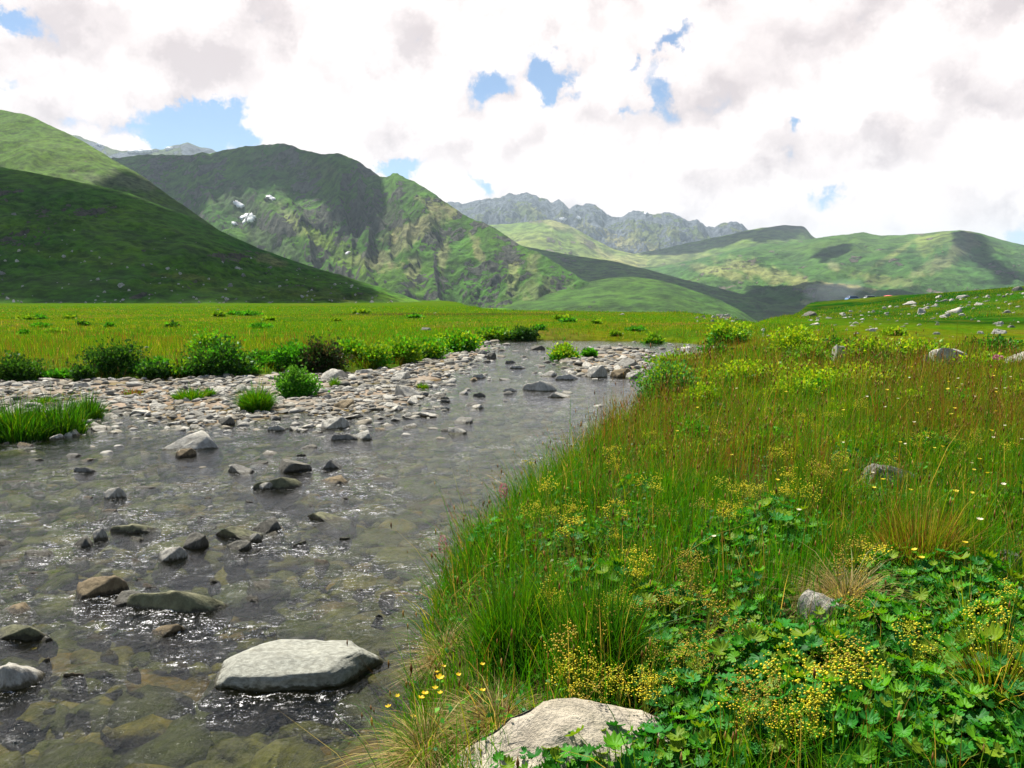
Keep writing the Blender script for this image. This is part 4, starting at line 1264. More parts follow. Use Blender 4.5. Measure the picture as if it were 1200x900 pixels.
for i in range(170):
    if i < 105:
        a = np.clip(rng.normal(1045, 85), 895, 1200); base = np.interp(a, [885, 960, 1050, 1130, 1200], [381, 368, 357, 350, 343]); b = base + 2 + abs(rng.normal(0, 12))
    elif i < 148:
        a = rng.uniform(1050, 1240); base = np.interp(a, [885, 960, 1050, 1130, 1200], [381, 368, 357, 350, 343]); b = base + rng.uniform(2, 45)
    else:
        a = rng.uniform(1090, 1240); b = np.interp(a, [885, 960, 1050, 1130, 1240], [381, 368, 357, 350, 338]) + 1
    j = min(range(len(KL)), key=lambda q: (KL[q][1] - a) ** 2 + 6 * (KL[q][2] - b) ** 2)
    wpx = float(np.clip(np.exp(rng.normal(1.75, 0.45)), 2.5, 16)); tone = rng.choice(['pale', 'grey'], p=[0.7, 0.3])
    knoll_boulder(a, b, wpx, wpx * rng.uniform(0.35, 0.6), tone, '%s %s boulder %s' % ('large' if wpx > 10 else ('medium' if wpx > 6.5 else 'small'), tone, KL[j][0]))
# heap of rubble where the meadow ends
for i in range(34):
    a = rng.normal(846, 13); b = np.interp(a, [815, 840, 870, 890], [372, 367, 374, 380]) + abs(rng.normal(0, 3.5))
    wpx = rng.uniform(3, 9); tone = rng.choice(['pale', 'grey', 'brownish'], p=[0.5, 0.35, 0.15])
    knoll_boulder(a, b, wpx, wpx * 0.6, tone, '%s %s rock in the rubble heap at the meadow edge' % ('larger' if wpx > 6 else 'smaller', tone), 'rocks of the rubble heap at the meadow edge')
for (a, b, wpx, lab) in [(420, 368, 7, 'lone pale boulder at the foot of the dark slope'), (728, 369, 9, 'small brown rock heap stone out on the far meadow'), (510, 367, 5, 'small pale rock at the far edge of the meadow'), (256, 363, 5, 'small pale rock on the meadow under the dark slope'),
                         (172, 408, 14, 'flat grey rock between two dark bushes in the meadow'), (498, 387, 16, 'flat dark rock in the sedge behind the yellow-green bushes')]:
    knoll_boulder(a, b, wpx, wpx * 0.4, 'pale' if 'pale' in lab else 'grey', lab, 'rocks lying in the meadow')
# boulders on the dark slope
P_, A_, B_ = SURF[K_SLOPE]
for i in range(170):
    a = rng.uniform(0, 470); lo = np.interp(a, [0, 300, 500], [225, 300, 356])
    b = lo + (357 - lo) * (1 - rng.random() ** 2.2)
    q = pick(K_SLOPE, a, b)
    if i in (5, 6): pass
    m = q[1] / F; wpx = float(np.clip(np.exp(rng.normal(1.25, 0.5)), 1.8, 11)); tone = rng.choice(['pale', 'grey'], p=[0.75, 0.25])
    zone = 'near the foot of the dark slope' if b > 335 else ('halfway up the dark slope' if b > 290 else 'high on the dark slope')
    put_stone(q[0], q[1], q[2], wpx * m / 2, wpx * m / 2 * 0.8, wpx * m * 0.4, tone, '%s %s boulder %s' % ('large' if wpx > 4 else 'small', tone, zone), 'boulders on the dark grassy slope', variants=BOULDER_ME, name='boulder', cat='boulder')
# ================================================================ vegetation
def blades(P, h, wd, lean_dir, lean, face, cols, droop=1.0):
    """P (n,3) feet; returns vertices, quads, tris, colours of tapering bent blades"""
    n = len(P)
    ts = np.array([0, 0.38, 0.72, 1.0])
    ld = np.stack([np.cos(lean_dir), np.sin(lean_dir), np.zeros(n)], -1)
    sd_ = np.stack([np.cos(face), np.sin(face), np.zeros(n)], -1)
    V = np.empty((n, 7, 3))
    for j, t in enumerate(ts):
        c = P + ld * (lean * h * t ** 1.8)[:, None]
        c[:, 2] += h * t * (1 - 0.42 * np.minimum(lean, 1.5) * t * droop)
        if j < 3:
            ww = wd * (1 - t * 0.62) * 0.5
            V[:, 2 * j] = c - sd_ * ww[:, None]; V[:, 2 * j + 1] = c + sd_ * ww[:, None]
        else:
            V[:, 6] = c
    b = np.arange(n)[:, None] * 7
    q = np.concatenate([b + np.array([0, 1, 3, 2]), b + np.array([2, 3, 5, 4])]); t3 = b + np.array([4, 5, 6])
    return V.reshape(-1, 3), q, t3, np.repeat(cols, 7, 0)


OCT_V = np.array([[1, 0, 0], [-1, 0, 0], [0, 1, 0], [0, -1, 0], [0, 0, 1], [0, 0, -1]], float)
OCT_T = np.array([[0, 2, 4], [2, 1, 4], [1, 3, 4], [3, 0, 4], [2, 0, 5], [1, 2, 5], [3, 1, 5], [0, 3, 5]])


def joined(parts):
    V = []; Q = []; T = []; C = []; k = 0
    for (v, q, t, c) in parts:
        V.append(v); C.append(c)
        if q is not None and len(q): Q.append(q + k)
        if t is not None and len(t): T.append(t + k)
        k += len(v)
    return np.concatenate(V), (np.concatenate(Q) if Q else None), (np.concatenate(T) if T else None), np.concatenate(C)


G_LUSH = np.array([0.040, 0.182, 0.004]); G_MID = np.array([0.098, 0.225, 0.005]); G_YEL = np.array([0.20, 0.27, 0.006]); G_SEDGE = np.array([0.16, 0.110, 0.022]); G_STRAW = np.array([0.40, 0.31, 0.09]); G_RUST = np.array([0.21, 0.085, 0.025])
G_DARK = np.array([0.022, 0.075, 0.010])


def pick_cols(w, pal):
    """w (n,k) weights -> one palette colour for each row, varied a little"""
    n = len(w)
    cw = np.cumsum(w / w.sum(1, keepdims=True), 1)
    i = (rng.random((n, 1)) > cw).sum(1).clip(0, len(pal) - 1)
    c = np.array(pal)[i]
    return c * rng.uniform(0.7, 1.3, (n, 1)) * rng.uniform(0.9, 1.1, (n, 3)), i


THIN = []
AVOID = []      # x, y, radius: rocks and plants that stand free of the grass


def scatter_world(y0, y1, dens, xl, xr):
    area = (y1 - y0) * (xr - xl)
    n = int(area * dens)
    return rng.uniform(xl, xr, n), rng.uniform(y0, y1, n)


def grass_band(y0, y1, dens, hmul, wmin, side, tr=None):
    """side: 'right' bank or 'left' meadow"""
    t0, t1 = (-0.30, 0.74) if side == 'right' else (-0.80, 0.34)
    if tr: t0, t1 = tr
    xl = min(t0 * y0, t0 * y1) - 0.6; xr = max(t1 * y0, t1 * y1) + 2.6
    x, y = scatter_world(y0, y1, dens, xl, xr)
    k = (x > t0 * y - 0.7) & (x < t1 * y + 2.6) & ((x < t1 * y + 0.7) | (rng.random(len(x)) < 0.5))
    x, y = x[k], y[k]
    z, sd, sb, right = ground_z(x, y, True)
    k = (sd < 0.03) & (right if side == 'right' else ~right)
    x, y, z, sd = x[k], y[k], z[k], sd[k]
    # tufted growth: thin it where the noise is low
    tuft = fbm(x * 1.9, y * 1.9, 31.0, 3)
    k = rng.random(len(x)) < np.clip(0.62 + 1.0 * tuft, 0.15, 1)
    for (ax, ay, ar) in AVOID:
        k &= (x - ax) ** 2 + (y - ay) ** 2 > ar * ar
    for (tx, ty, tr_, keep_) in THIN:      # broad-leaved patches leave less room for grass
        k &= ((x - tx) ** 2 + (y - ty) ** 2 > tr_ * tr_) | (rng.random(len(x)) < keep_)
    x, y, z, sd, tuft = x[k], y[k], z[k], sd[k], tuft[k]
    n = len(x)
    patch = fbm(x * 0.42, y * 0.42, 41.0, 4)
    broad = fbm(x * 0.16 + 3, y * 0.16, 45.0, 3)
    edge = np.exp(np.minimum(sd, 0) / 0.35)
    if side == 'right':
        sed = np.clip(sst(y, 4.2, 7.5) * (0.36 + 1.5 * patch) * (1 - 0.55 * sst(y, 20, 34)) + 0.08, 0.05, 0.9)
        kn = sst(x, 14, 24) * sst(y, 30, 42)
        sed = sed * (1 - 0.8 * kn)
        lush = np.clip(1.25 - sst(y, 4.5, 10) * 0.5 - patch * 0.8 + 0.8 * edge, 0.1, 2)
        yel = np.clip(0.25 + 0.9 * broad + 0.35 * sst(y, 9, 22), 0.05, 1.2)
        straw = np.clip(0.12 + 0.14 * patch + 0.06 * edge, 0.02, 0.4)
    else:
        sed = np.clip(0.12 + 0.8 * patch - 0.5 * sst(y, 30, 50) + 0.12 * np.exp(-((y - 26) / 6.0) ** 2), 0.02, 1)
        lush = np.clip(0.55 - patch + 0.4 * edge, 0.1, 1.5); yel = np.clip(0.45 + 1.2 * broad, 0.1, 1.3); straw = np.full(n, 0.05)
    w_ = np.stack([lush, np.full(n, 0.55), yel, sed, straw, sed * 0.38], 1)
    c, ci = pick_cols(w_, [G_LUSH, G_MID, G_YEL, G_SEDGE, G_STRAW, G_RUST])
    hh = hmul * np.exp(rng.normal(0, 0.32, n)) * np.clip(1 + 1.15 * tuft, 0.4, 1.8) * np.where((ci == 3) | (ci == 5), 1.3, 1.0)
    wd = np.maximum(np.where((ci == 3) | (ci == 5), 0.0022, 0.0042) * rng.uniform(0.7, 1.4, n), wmin * rng.uniform(0.6, 1.3, n))
    lean = np.abs(rng.normal(0.28, 0.26, n)) * np.where((ci == 3) | (ci == 5), 0.5, 1.0) + 0.45 * edge * rng.random(n)
    ld = rng.uniform(0, 6.28, n)
    ld = np.where(rng.random(n) < 0.7 * edge, (math.pi if side == 'right' else 0.0) + rng.normal(0, 0.7, n), ld)
    out_ = [blades(np.stack([x, y, z - 0.01], -1), hh, wd, ld, lean, rng.uniform(0, 6.28, n), c)]
    # seed heads at the tips of some of the sedge stalks
    hd = np.where(((ci == 3) | (ci == 5) | (ci == 4)) & (rng.random(n) < 0.28) & (y < 20))[0]
    if len(hd):
        tips = out_[0][0].reshape(-1, 7, 3)[hd, 6]
        k_ = len(hd); sc = np.maximum(0.0022, 0.9 * wd[hd])[:, None, None] * rng.uniform(0.8, 1.5, (k_, 1, 1))
        W = OCT_V[None] * sc * np.array([1, 1, 4.5]) + tips[:, None]
        cc = np.array([(0.20, 0.10, 0.035), (0.13, 0.06, 0.02), (0.34, 0.24, 0.09), (0.25, 0.15, 0.05)])[rng.integers(4, size=k_)] * rng.uniform(0.7, 1.3, (k_, 1))
        out_.append((W.reshape(-1, 3), None, (np.arange(k_)[:, None, None] * 6 + OCT_T[None]).reshape(-1, 3), np.repeat(cc, 6, 0)))
    return joined(out_)


def clear_zone(px, py, r):
    p = ground_hit(px, py); AVOID.append((p[0], p[1], r))


AVOID.append((FRONT_ROCK[0] + 0.03, FRONT_ROCK[1] - 0.05, 0.29)); AVOID.append((FRONT_ROCK[0] - 0.15, FRONT_ROCK[1] - 0.2, 0.22)); AVOID.append((FRONT_ROCK[0] + 0.2, FRONT_ROCK[1] - 0.12, 0.2))
clear_zone(955, 752, 0.13)
clear_zone(1101, 868, 0.10)
clear_zone(985, 722, 0.16)

for (a_, b_, r_, k_) in ((1040, 800, 0.62, 0.30), (1120, 730, 0.5, 0.35), (900, 850, 0.42, 0.35), (1150, 880, 0.5, 0.35), (905, 630, 0.35, 0.4), (690, 640, 0.4, 0.5), (760, 750, 0.3, 0.45), (640, 690, 0.3, 0.6), (1080, 590, 0.5, 0.5)):
    q_ = ground_hit(a_, b_); THIN.append((q_[0], q_[1], r_, k_))
# ---------------------------------------------------------------- leaf shapes
def palmate(R_=1.0, lobes=9, cup=0.25, fold=0.10, seed=0):
    r = np.random.default_rng(seed)
    n = lobes * 4 + 1
    th = np.linspace(-2.62, 2.62, n)
    ph = np.linspace(0, lobes * 2 * math.pi, n)
    rim = R_ * (0.80 + 0.20 * (0.5 - 0.5 * np.cos(ph)) ** 0.7) * (1 - 0.10 * np.abs(th / 2.62) ** 2) * (1 + 0.04 * r.normal(size=n))
    V = [[0, 0, 0]]
    for f in (0.5, 1.0):
        rr = rim * f if f == 1.0 else R_ * 0.5 * np.ones(n)
        z = cup * (rr / R_) ** 2 * R_ - fold * np.cos(ph) * (rr / R_) * R_ * 0.5
        V += np.stack([rr * np.cos(th), rr * np.sin(th), z], -1).tolist()
    T = [[0, 1 + i, 2 + i] for i in range(n - 1)]
    Q = [[1 + i, 1 + n + i, 2 + n + i, 2 + i] for i in range(n - 1)]
    return np.array(V), np.array(Q), np.array(T)


def frame(nrm, spin):
    nrm = nrm / np.linalg.norm(nrm)
    a = np.cross(nrm, [0, 0, 1.0]) if abs(nrm[2]) < 0.95 else np.cross(nrm, [1.0, 0, 0])
    a /= np.linalg.norm(a); b = np.cross(nrm, a)
    c, s = math.cos(spin), math.sin(spin)
    return np.stack([a * c + b * s, -a * s + b * c, nrm], 0)


LV = [palmate(1.0, 9, c, f, i) for i, (c, f) in enumerate(((0.30, 0.12), (0.45, 0.16), (0.15, 0.10), (0.6, 0.14)))]


def leafy_mesh(seed, n, rad, height, leaf, pal):
    r = np.random.default_rng(seed)
    parts = []
    for i in range(n):
        a = r.uniform(0, 6.28); q = math.sqrt((i + 0.4) / n)
        pos = np.array([math.cos(a) * q * rad, math.sin(a) * q * rad, height * (1.0 - 0.55 * q * q) * r.uniform(0.55, 1.1) + 0.02])
        nr = np.array([math.cos(a) * q * 0.75 + r.normal() * 0.25, math.sin(a) * q * 0.75 + r.normal() * 0.25, 1.0])
        V, Q, T = LV[int(r.integers(4))]
        s = leaf * r.uniform(0.35, 1.12)
        W = (V * s) @ frame(nr, r.uniform(0, 6.28)) + pos
        c = np.array(pal[int(r.integers(len(pal)))]) * r.uniform(0.75, 1.25)
        parts.append((W, Q, T, np.repeat(c[None], len(W), 0)))
        # its stalk
        base = np.array([math.cos(a), math.sin(a), 0]) * rad * 0.10 * r.random()
        d = pos - base; sd_ = np.array([-math.sin(a), math.cos(a), 0]) * 0.0022
        mid = base + d * np.array([0.35, 0.35, 0.6])
        W = np.array([base - sd_, base + sd_, mid - sd_, mid + sd_, pos - sd_ * 0.6, pos + sd_ * 0.6])
        parts.append((W, np.array([[0, 1, 3, 2], [2, 3, 5, 4]]), None, np.repeat(np.array([[0.10, 0.17, 0.03]]), 6, 0)))
    return joined(parts)


def spray_mesh(seed, h, spread, n_br, pal):
    """a stem with its branches, and the tiny clustered blossoms at their ends"""
    r = np.random.default_rng(seed)
    st = []; bl = []
    for k in range(n_br):
        a = r.uniform(0, 6.28); q = math.sqrt(r.random()) * spread
        tip = np.array([math.cos(a) * q, math.sin(a) * q, h * r.uniform(0.72, 1.05)])
        base = np.array([0, 0, h * r.uniform(0.0, 0.5)])
        sd_ = np.array([-math.sin(a), math.cos(a), 0]) * 0.0016
        st.append((np.array([base - sd_, base + sd_, tip - sd_ * 0.5, tip + sd_ * 0.5]), np.array([[0, 1, 3, 2]]), None, np.repeat(np.array([[0.12, 0.17, 0.03]]), 4, 0)))
        for j in range(int(r.integers(9, 20))):
            p = tip + r.normal(size=3) * np.array([0.016, 0.016, 0.011])
            c = np.array(pal[int(r.integers(len(pal)))]) * r.uniform(0.7, 1.25)
            bl.append((OCT_V * r.uniform(0.0026, 0.0056) * np.array([1, 1, 0.7]) + p, None, OCT_T, np.repeat(c[None], 6, 0)))
    st.append((np.array([[-0.002, 0, 0], [0.002, 0, 0], [-0.001, 0, h * 0.8], [0.001, 0, h * 0.8]]), np.array([[0, 1, 3, 2]]), None, np.repeat(np.array([[0.12, 0.17, 0.03]]), 4, 0)))
    return joined(st), joined(bl)


def me_from(name, d, mat, smooth=True):
    return mesh_np(name, d[0], d[1], d[2], d[3], smooth, mat)


# ---------------------------------------------------------------- leafy plants of the near bank
PAL_LEAF = [(0.026, 0.17, 0.010), (0.044, 0.215, 0.010), (0.014, 0.115, 0.010), (0.085, 0.26, 0.008), (0.026, 0.17, 0.022), (0.14, 0.24, 0.010)]
LEAFY = [me_from('foliage', leafy_mesh(700 + i, 36 + 5 * i, 0.17 + 0.01 * i, 0.15 + 0.015 * (i % 3), 0.026 + 0.005 * (i % 3), PAL_LEAF), M_LEAF) for i in range(6)]
N_LEAFY = [0]


def leafy(px, py, s, label, group='lobed leafy plants of the near bank', k=None):
    p = ground_hit(px, py)
    e = empty('leafy_plant', (p[0], p[1], p[2] - 0.01)); e.scale = (s, s, s * rng.uniform(0.85, 1.2)); e.rotation_euler = (0, 0, rng.uniform(0, 6.28))
    tag(e, label, 'leafy plant', group)
    o = link('foliage', LEAFY[int(rng.integers(6)) if k is None else k], e)
    return p


LEAFZ = [('in the broad leafy patch at the front corner', 1060, 820), ('around the grey-white rock under dead grass', 975, 735), ('beside the largest yellow flower sprays', 915, 615), ('in front of the pale pointed rock', 650, 897),
         ('in the dark hollow beside the straw tuft', 860, 655), ('behind the pale pointed rock', 720, 790), ('in the grass at the near picture edge', 1170, 640), ('below the sedge clump', 1090, 690), ('among the middle meadow grasses', 1000, 560)]


def leafz(px, py):
    return min(LEAFZ, key=lambda q: (q[1] - px) ** 2 + (q[2] - py) ** 2)[0]


lp = []
for (x0, x1, y0, y1, n) in ((880, 1220, 720, 925, 84), (780, 960, 770, 925, 20), (1010, 1180, 680, 760, 22), (880, 950, 600, 650, 7), (830, 900, 640, 690, 6), (700, 800, 700, 790, 12), (630, 770, 926, 950, 5), (640, 760, 590, 660, 8), (960, 1200, 540, 640, 10), (560, 720, 620, 720, 5)):
    for i in range(n):
        lp.append((rng.uniform(x0, x1), rng.uniform(y0, y1)))
for (a, b) in lp:
    if abs(a - 670) < 115 and 810 < b < 903: continue
    if (a - 955) ** 2 + (b - 752) ** 2 < 40 ** 2 or (930 < a < 1050 and 670 < b < 745): continue
    leafy(a, b, rng.uniform(0.75, 1.25), 'lobed green leafy plant ' + leafz(a, b))
leafy(912, 640, 1.5, 'large pale green fan-leaved plant under the yellow flower sprays', k=5)
leafy(668, 930, 0.8, 'blue-green leafy plant rising in front of the pale pointed rock', k=2)

# ---------------------------------------------------------------- yellow flower sprays
PAL_Y = [(0.74, 0.66, 0.02), (0.60, 0.62, 0.03), (0.78, 0.64, 0.03), (0.44, 0.52, 0.03)]
PAL_O = [(0.50, 0.36, 0.03), (0.36, 0.26, 0.03), (0.52, 0.42, 0.03), (0.34, 0.36, 0.03)]
SPR = []
for i in range(8):
    a_, b_ = spray_mesh(800 + i, 0.24 + 0.02 * (i % 3), 0.075, 9 + i % 4, PAL_Y if i < 5 else PAL_O)
    SPR.append((me_from('stem', a_, M_GRASS), me_from('blossom', b_, M_PETAL)))


def spray(px, py, s, yellow, where, lab=None):
    p = ground_hit(px, py)
    k = int(rng.integers(5)) if yellow else 5 + int(rng.integers(3))
    e = empty('flower_spray', (p[0], p[1], p[2])); e.scale = (s, s, s * rng.uniform(0.85, 1.2)); e.rotation_euler = (rng.normal() * 0.1, rng.normal() * 0.1, rng.uniform(0, 6.28))
    tag(e, lab or ('frothy %s flower spray %s' % ('yellow' if yellow else 'rusty ochre', where)), 'wildflower', 'frothy yellow flower sprays of the bank')
    link('stem', SPR[k][0], e); link('blossom', SPR[k][1], e)


for (cx, cy_, sx, sy, n, py_, where) in ((862, 625, 18, 14, 6, 1, 'in the cluster beside the large fan-leaved plant'), (925, 600, 26, 14, 6, 1, 'above the large fan-leaved plant'), (962, 590, 18, 16, 4, 1, 'above the straw tuft'),
                                        (705, 745, 28, 18, 7, 1, 'in the middle of the near grass'), (745, 765, 16, 20, 6, 0, 'on the leafy slope behind the pale pointed rock'), (790, 730, 24, 18, 6, 0, 'in the near grass right of the middle'), (820, 790, 40, 24, 8, 0, 'along the rim of the leafy patch'),
                                        (690, 850, 34, 10, 8, 1, 'hanging over the shoulder of the pale pointed rock'), (740, 838, 26, 14, 4, 0, 'behind the shoulder of the pale pointed rock'), (940, 895, 40, 22, 10, 1, 'at the bottom of the leafy patch'), (1000, 850, 24, 18, 4, 0, 'in the middle of the leafy patch'),
                                        (1170, 800, 20, 24, 6, 1, 'in the dry grass at the near picture edge'), (1060, 800, 40, 20, 4, 1, 'in the leafy patch near the small broken rock'), (1145, 545, 30, 10, 8, 1, 'in the meadow at the picture edge'), (660, 640, 40, 20, 7, 1, 'near the water side of the middle grass'),
                                        (740, 640, 40, 16, 7, 0, 'in the sedge above the middle of the bank'), (1000, 700, 20, 12, 4, 0, 'on the straw tuft'), (860, 900, 30, 14, 5, 0, 'in the corner below the leafy patch'), (800, 830, 20, 10, 3, 0, 'beside the leafy patch'), (720, 560, 60, 20, 6, 1, 'in the sedge far along the bank'), (960, 530, 70, 18, 8, 1, 'in the middle meadow')):
    for i in range(n if py_ else int(n * 0.5) + 1):
        spray(cx + rng.normal() * sx * 1.15, cy_ + rng.normal() * sy * 1.1, rng.uniform(0.75, 1.2), bool(py_) ^ (rng.random() < 0.12), where)

# ---------------------------------------------------------------- single flowers
def cup_flower(seed, h, rad, c, petals=5):
    r = np.random.default_rng(seed)
    st = blades(np.zeros((1, 3)), np.array([h]), np.array([0.003]), np.array([0.4]), np.array([0.25]), np.array([0.3]), np.array([[0.09, 0.17, 0.02]]))
    tip = st[0][6]
    parts = []
    for k in range(petals):
        a = k * 2 * math.pi / petals
        d = np.array([math.cos(a), math.sin(a), 0]); s = np.array([-math.sin(a), math.cos(a), 0])
        W = np.array([tip, tip + d * rad * 0.6 - s * rad * 0.42 + [0, 0, rad * 0.25], tip + d * rad * 0.6 + s * rad * 0.42 + [0, 0, rad * 0.25], tip + d * rad - s * rad * 0.25 + [0, 0, rad * 0.55], tip + d * rad + s * rad * 0.25 + [0, 0, rad * 0.55]])
        parts.append((W, np.array([[1, 2, 4, 3]]), np.array([[0, 2, 1]]), np.repeat(np.array([c]) * r.uniform(0.85, 1.1), 5, 0)))
    return st, joined(parts)


def flower_kind(seed, h, rad, c, n=5):
    a_, b_ = cup_flower(seed, h, rad, c, n)
    return me_from('stem', a_, M_GRASS), me_from('petals', b_, M_PETAL)


BUTTER = flower_kind(1, 0.20, 0.013, (0.72, 0.52, 0.01)); WHITE = flower_kind(2, 0.32, 0.012, (0.75, 0.74, 0.62), 7); YSMALL = flower_kind(3, 0.34, 0.013, (0.70, 0.58, 0.03), 7)


def flower(px, py, kind, s, label, grp, name, cat, dz=0.0):
    p = ground_hit(px, py)
    e = empty(name, (p[0], p[1], p[2] + dz)); e.scale = (s, s, s); e.rotation_euler = (rng.normal() * 0.12, rng.normal() * 0.12, rng.uniform(0, 6.28))
    tag(e, label, cat, grp)
    link('stem', kind[0], e); link('petals', kind[1], e)


for (a, b, s) in ((492, 862, 1.35), (478, 872, 1.0), (472, 880, 0.95), (499, 878, 1.0), (508, 872, 1.1), (484, 845, 0.9), (516, 860, 0.9), (525, 852, 0.85), (540, 835, 0.8), (555, 822, 0.8), (548, 858, 0.9), (521, 820, 0.8), (508, 832, 0.8)):
    flower(a, b, BUTTER, s, 'largest yellow buttercup at the tip of the near bank' if s > 1.3 else 'small yellow buttercup hanging over the water at the near bank', 'buttercups at the water edge', 'buttercup', 'buttercup')
for i in range(64):
    a = rng.uniform(760, 1200); b = rng.uniform(450, 760) if rng.random() < 0.4 else rng.uniform(470, 600)
    if a < 1000 and rng.random() < 0.5: a = rng.uniform(1000, 1200)
    wy = rng.random() < 0.4
    zone = 'far out in the sedge' if b < 500 else ('in the middle meadow' if b < 600 else 'in the near grass')
    flower(a, b, WHITE if wy else YSMALL, rng.uniform(0.9, 1.25) * (1 + max(0, 560 - b) / 260), 'small round %s flower head standing %s' % ('white' if wy else 'yellow', zone), 'single flowers dotted through the meadow', 'meadow_flower', 'wildflower')


def spike(px, py, h, spike_h, rad, c, label, name, cat, tall=False):
    p = ground_hit(px, py)
    r = np.random.default_rng(int(px))
    e = empty(name, tuple(p)); tag(e, label, cat)
    st = blades(np.zeros((1, 3)), np.array([h]), np.array([0.007]), np.array([2.2]), np.array([0.12]), np.array([0.2]), np.array([[0.10, 0.13, 0.03]]))
    link('stem', me_from('stem', st, M_GRASS), e)
    tip = st[0][6]; parts = []
    for i in range(int(90 if tall else 60)):
        t = r.random(); a = r.uniform(0, 6.28)
        rr = rad * (math.sin(math.pi * (0.12 + 0.8 * t)) if tall else math.sqrt(max(0, 1 - (2 * t - 1) ** 2)))
        q = tip + np.array([math.cos(a) * rr, math.sin(a) * rr, -spike_h * (1 - t) + spike_h * 0.15])
        d = np.array([math.cos(a), math.sin(a), 0.5]); s = np.array([-math.sin(a), math.cos(a), 0]); L = rad * 0.9
        parts.append((np.array([q, q + d * L * 0.6 - s * L * 0.4, q + d * L + [0, 0, -L * 0.3], q + d * L * 0.6 + s * L * 0.4]), np.array([[0, 1, 2, 3]]), None, np.repeat(np.array([c]) * r.uniform(0.6, 1.5), 4, 0)))
    link('flower_head', me_from('flower_head', joined(parts), M_PETAL), e)


spike(523, 688, 0.34, 0.125, 0.018, (0.20, 0.045, 0.075), 'dark purple orchid spike standing over the water edge', 'orchid', 'orchid', True)
spike(594, 625, 0.34, 0.10, 0.018, (0.22, 0.05, 0.08), 'small purple orchid farther along the water edge', 'orchid', 'orchid', True)
spike(1172, 452, 0.52, 0.08, 0.05, (0.50, 0.16, 0.32), 'pink round flower head at the picture edge of the meadow', 'thistle', 'thistle')

# ---------------------------------------------------------------- tussocks and tufts that stand on their own
def tussock(px, py, wpx, h, n, pal, wts, label, cat='grass tussock', name='grass_tussock', lean=0.55, base=0.5, wd=0.006, drop=1.0, ry=0.8, grp=None):
    p = ground_hit(px, py)
    m = p[1] / F; rad = wpx * m / 2
    a = rng.uniform(0, 6.28, n); q = np.sqrt(rng.random(n)) * rad * base
    P = np.stack([np.cos(a) * q, np.sin(a) * q * ry, np.zeros(n)], -1)
    zz_ = ground_z(P[:, 0] + p[0], P[:, 1] + p[1]); P[:, 2] = np.maximum(zz_, -0.05) - p[2] - 0.01
    c, _ = pick_cols(np.repeat(np.array([wts]), n, 0), pal)
    hh = h * np.exp(rng.normal(0, 0.22, n)) * (1 - 0.35 * (q / (rad * base + 1e-6)) ** 2)
    ln = np.abs(rng.normal(lean, 0.22, n)) * (0.3 + 0.9 * q / (rad * base + 1e-6))
    d = blades(P, hh, wd * rng.uniform(0.7, 1.4, n), a + rng.normal(0, 0.5, n), ln, rng.uniform(0, 6.28, n), c, drop)
    o = link(name, me_from(name, d, M_GRASS))
    o.location = tuple(p)
    tag(o, label, cat, grp)
    return p


GP = [G_LUSH, G_MID, G_DARK, G_YEL]
tussock(300, 482, 58, 0.40, 1500, GP, (1.0, 0.7, 0.3, 0.1), 'round green grass tussock on the gravel at the water edge', wd=0.012, base=0.55)
tussock(222, 469, 48, 0.22, 700, GP, (1.0, 0.7, 0.4, 0.2), 'low green grass tuft lying across the gravel', wd=0.012, base=0.7)
tussock(246, 464, 18, 0.17, 250, GP, (1.0, 0.9, 0.2, 0.3), 'small pale green tuft right next to the low grass tuft', wd=0.012, base=0.7)
tussock(52, 474, 36, 0.16, 400, GP, (0.8, 1, 0.1, 0.5), 'thin light green tuft behind the near tussock bank', wd=0.010, base=0.8)
for (a, b, wpx, n, lab) in ((20, 512, 74, 1700, 'thick dark grass tussock at the left picture edge'), (68, 506, 60, 1300, 'thick dark grass tussock in the middle of the near islet'), (103, 498, 30, 600, 'narrow dark grass tussock at the tip of the near islet'), (-30, 515, 60, 900, 'dark grass tussock beyond the picture edge')):
    tussock(a, b, wpx * 1.1, 0.46, n, GP, (0.9, 0.4, 1.0, 0.05), lab, wd=0.010, base=0.9, lean=0.4)
tussock(392, 452, 14, 0.2, 160, GP, (1, 1, 0, 0.4), 'small green tuft beside the bright round bush', wd=0.012, base=0.8)
tussock(495, 455, 16, 0.13, 160, GP, (1, 1, 0, 0.8), 'tiny light green tuft on the outer gravel', wd=0.012, base=0.8)
tussock(425, 428, 40, 0.3, 260, [G_MID, G_YEL, G_SEDGE], (1, 1, 0.5), 'loose yellowish grass clump in front of the yellow-green bushes', wd=0.014, base=0.9)
tussock(155, 462, 26, 0.13, 160, [G_RUST, G_MID, G_SEDGE], (1, 0.6, 0.6), 'reddish low tuft on the gravel behind the broad pale boulder', wd=0.012, base=0.9)
DP = [(0.42, 0.35, 0.16), (0.30, 0.24, 0.11), (0.17, 0.13, 0.07), G_MID]
tussock(990, 722, 150, 0.34, 2600, DP, (1.2, 0.8, 0.3, 0.15), 'straw-coloured dead grass tuft draped over the grey-white rock', 'dry grass', 'dry_grass_tuft', 1.3, 0.5, 0.0034, 1.9)
tussock(583, 862, 110, 0.24, 1100, DP, (0.8, 0.7, 0.7, 0.7), 'dead straw hanging beside the pale pointed rock', 'dry grass', 'dry_grass_tuft', 1.3, 0.55, 0.0032, 1.8)
tussock(500, 893, 90, 0.30, 1000, DP, (0.9, 0.6, 0.5, 0.8), 'dead straw trailing down the bank into the water', 'dry grass', 'dry_grass_tuft', 1.3, 0.5, 0.0032, 2.0)
tussock(520, 770, 60, 0.24, 600, DP, (0.8, 0.8, 0.6, 0.5), 'dry tuft overhanging the water below the orchid', 'dry grass', 'dry_grass_tuft', 1.2, 0.55, 0.0034, 1.8)
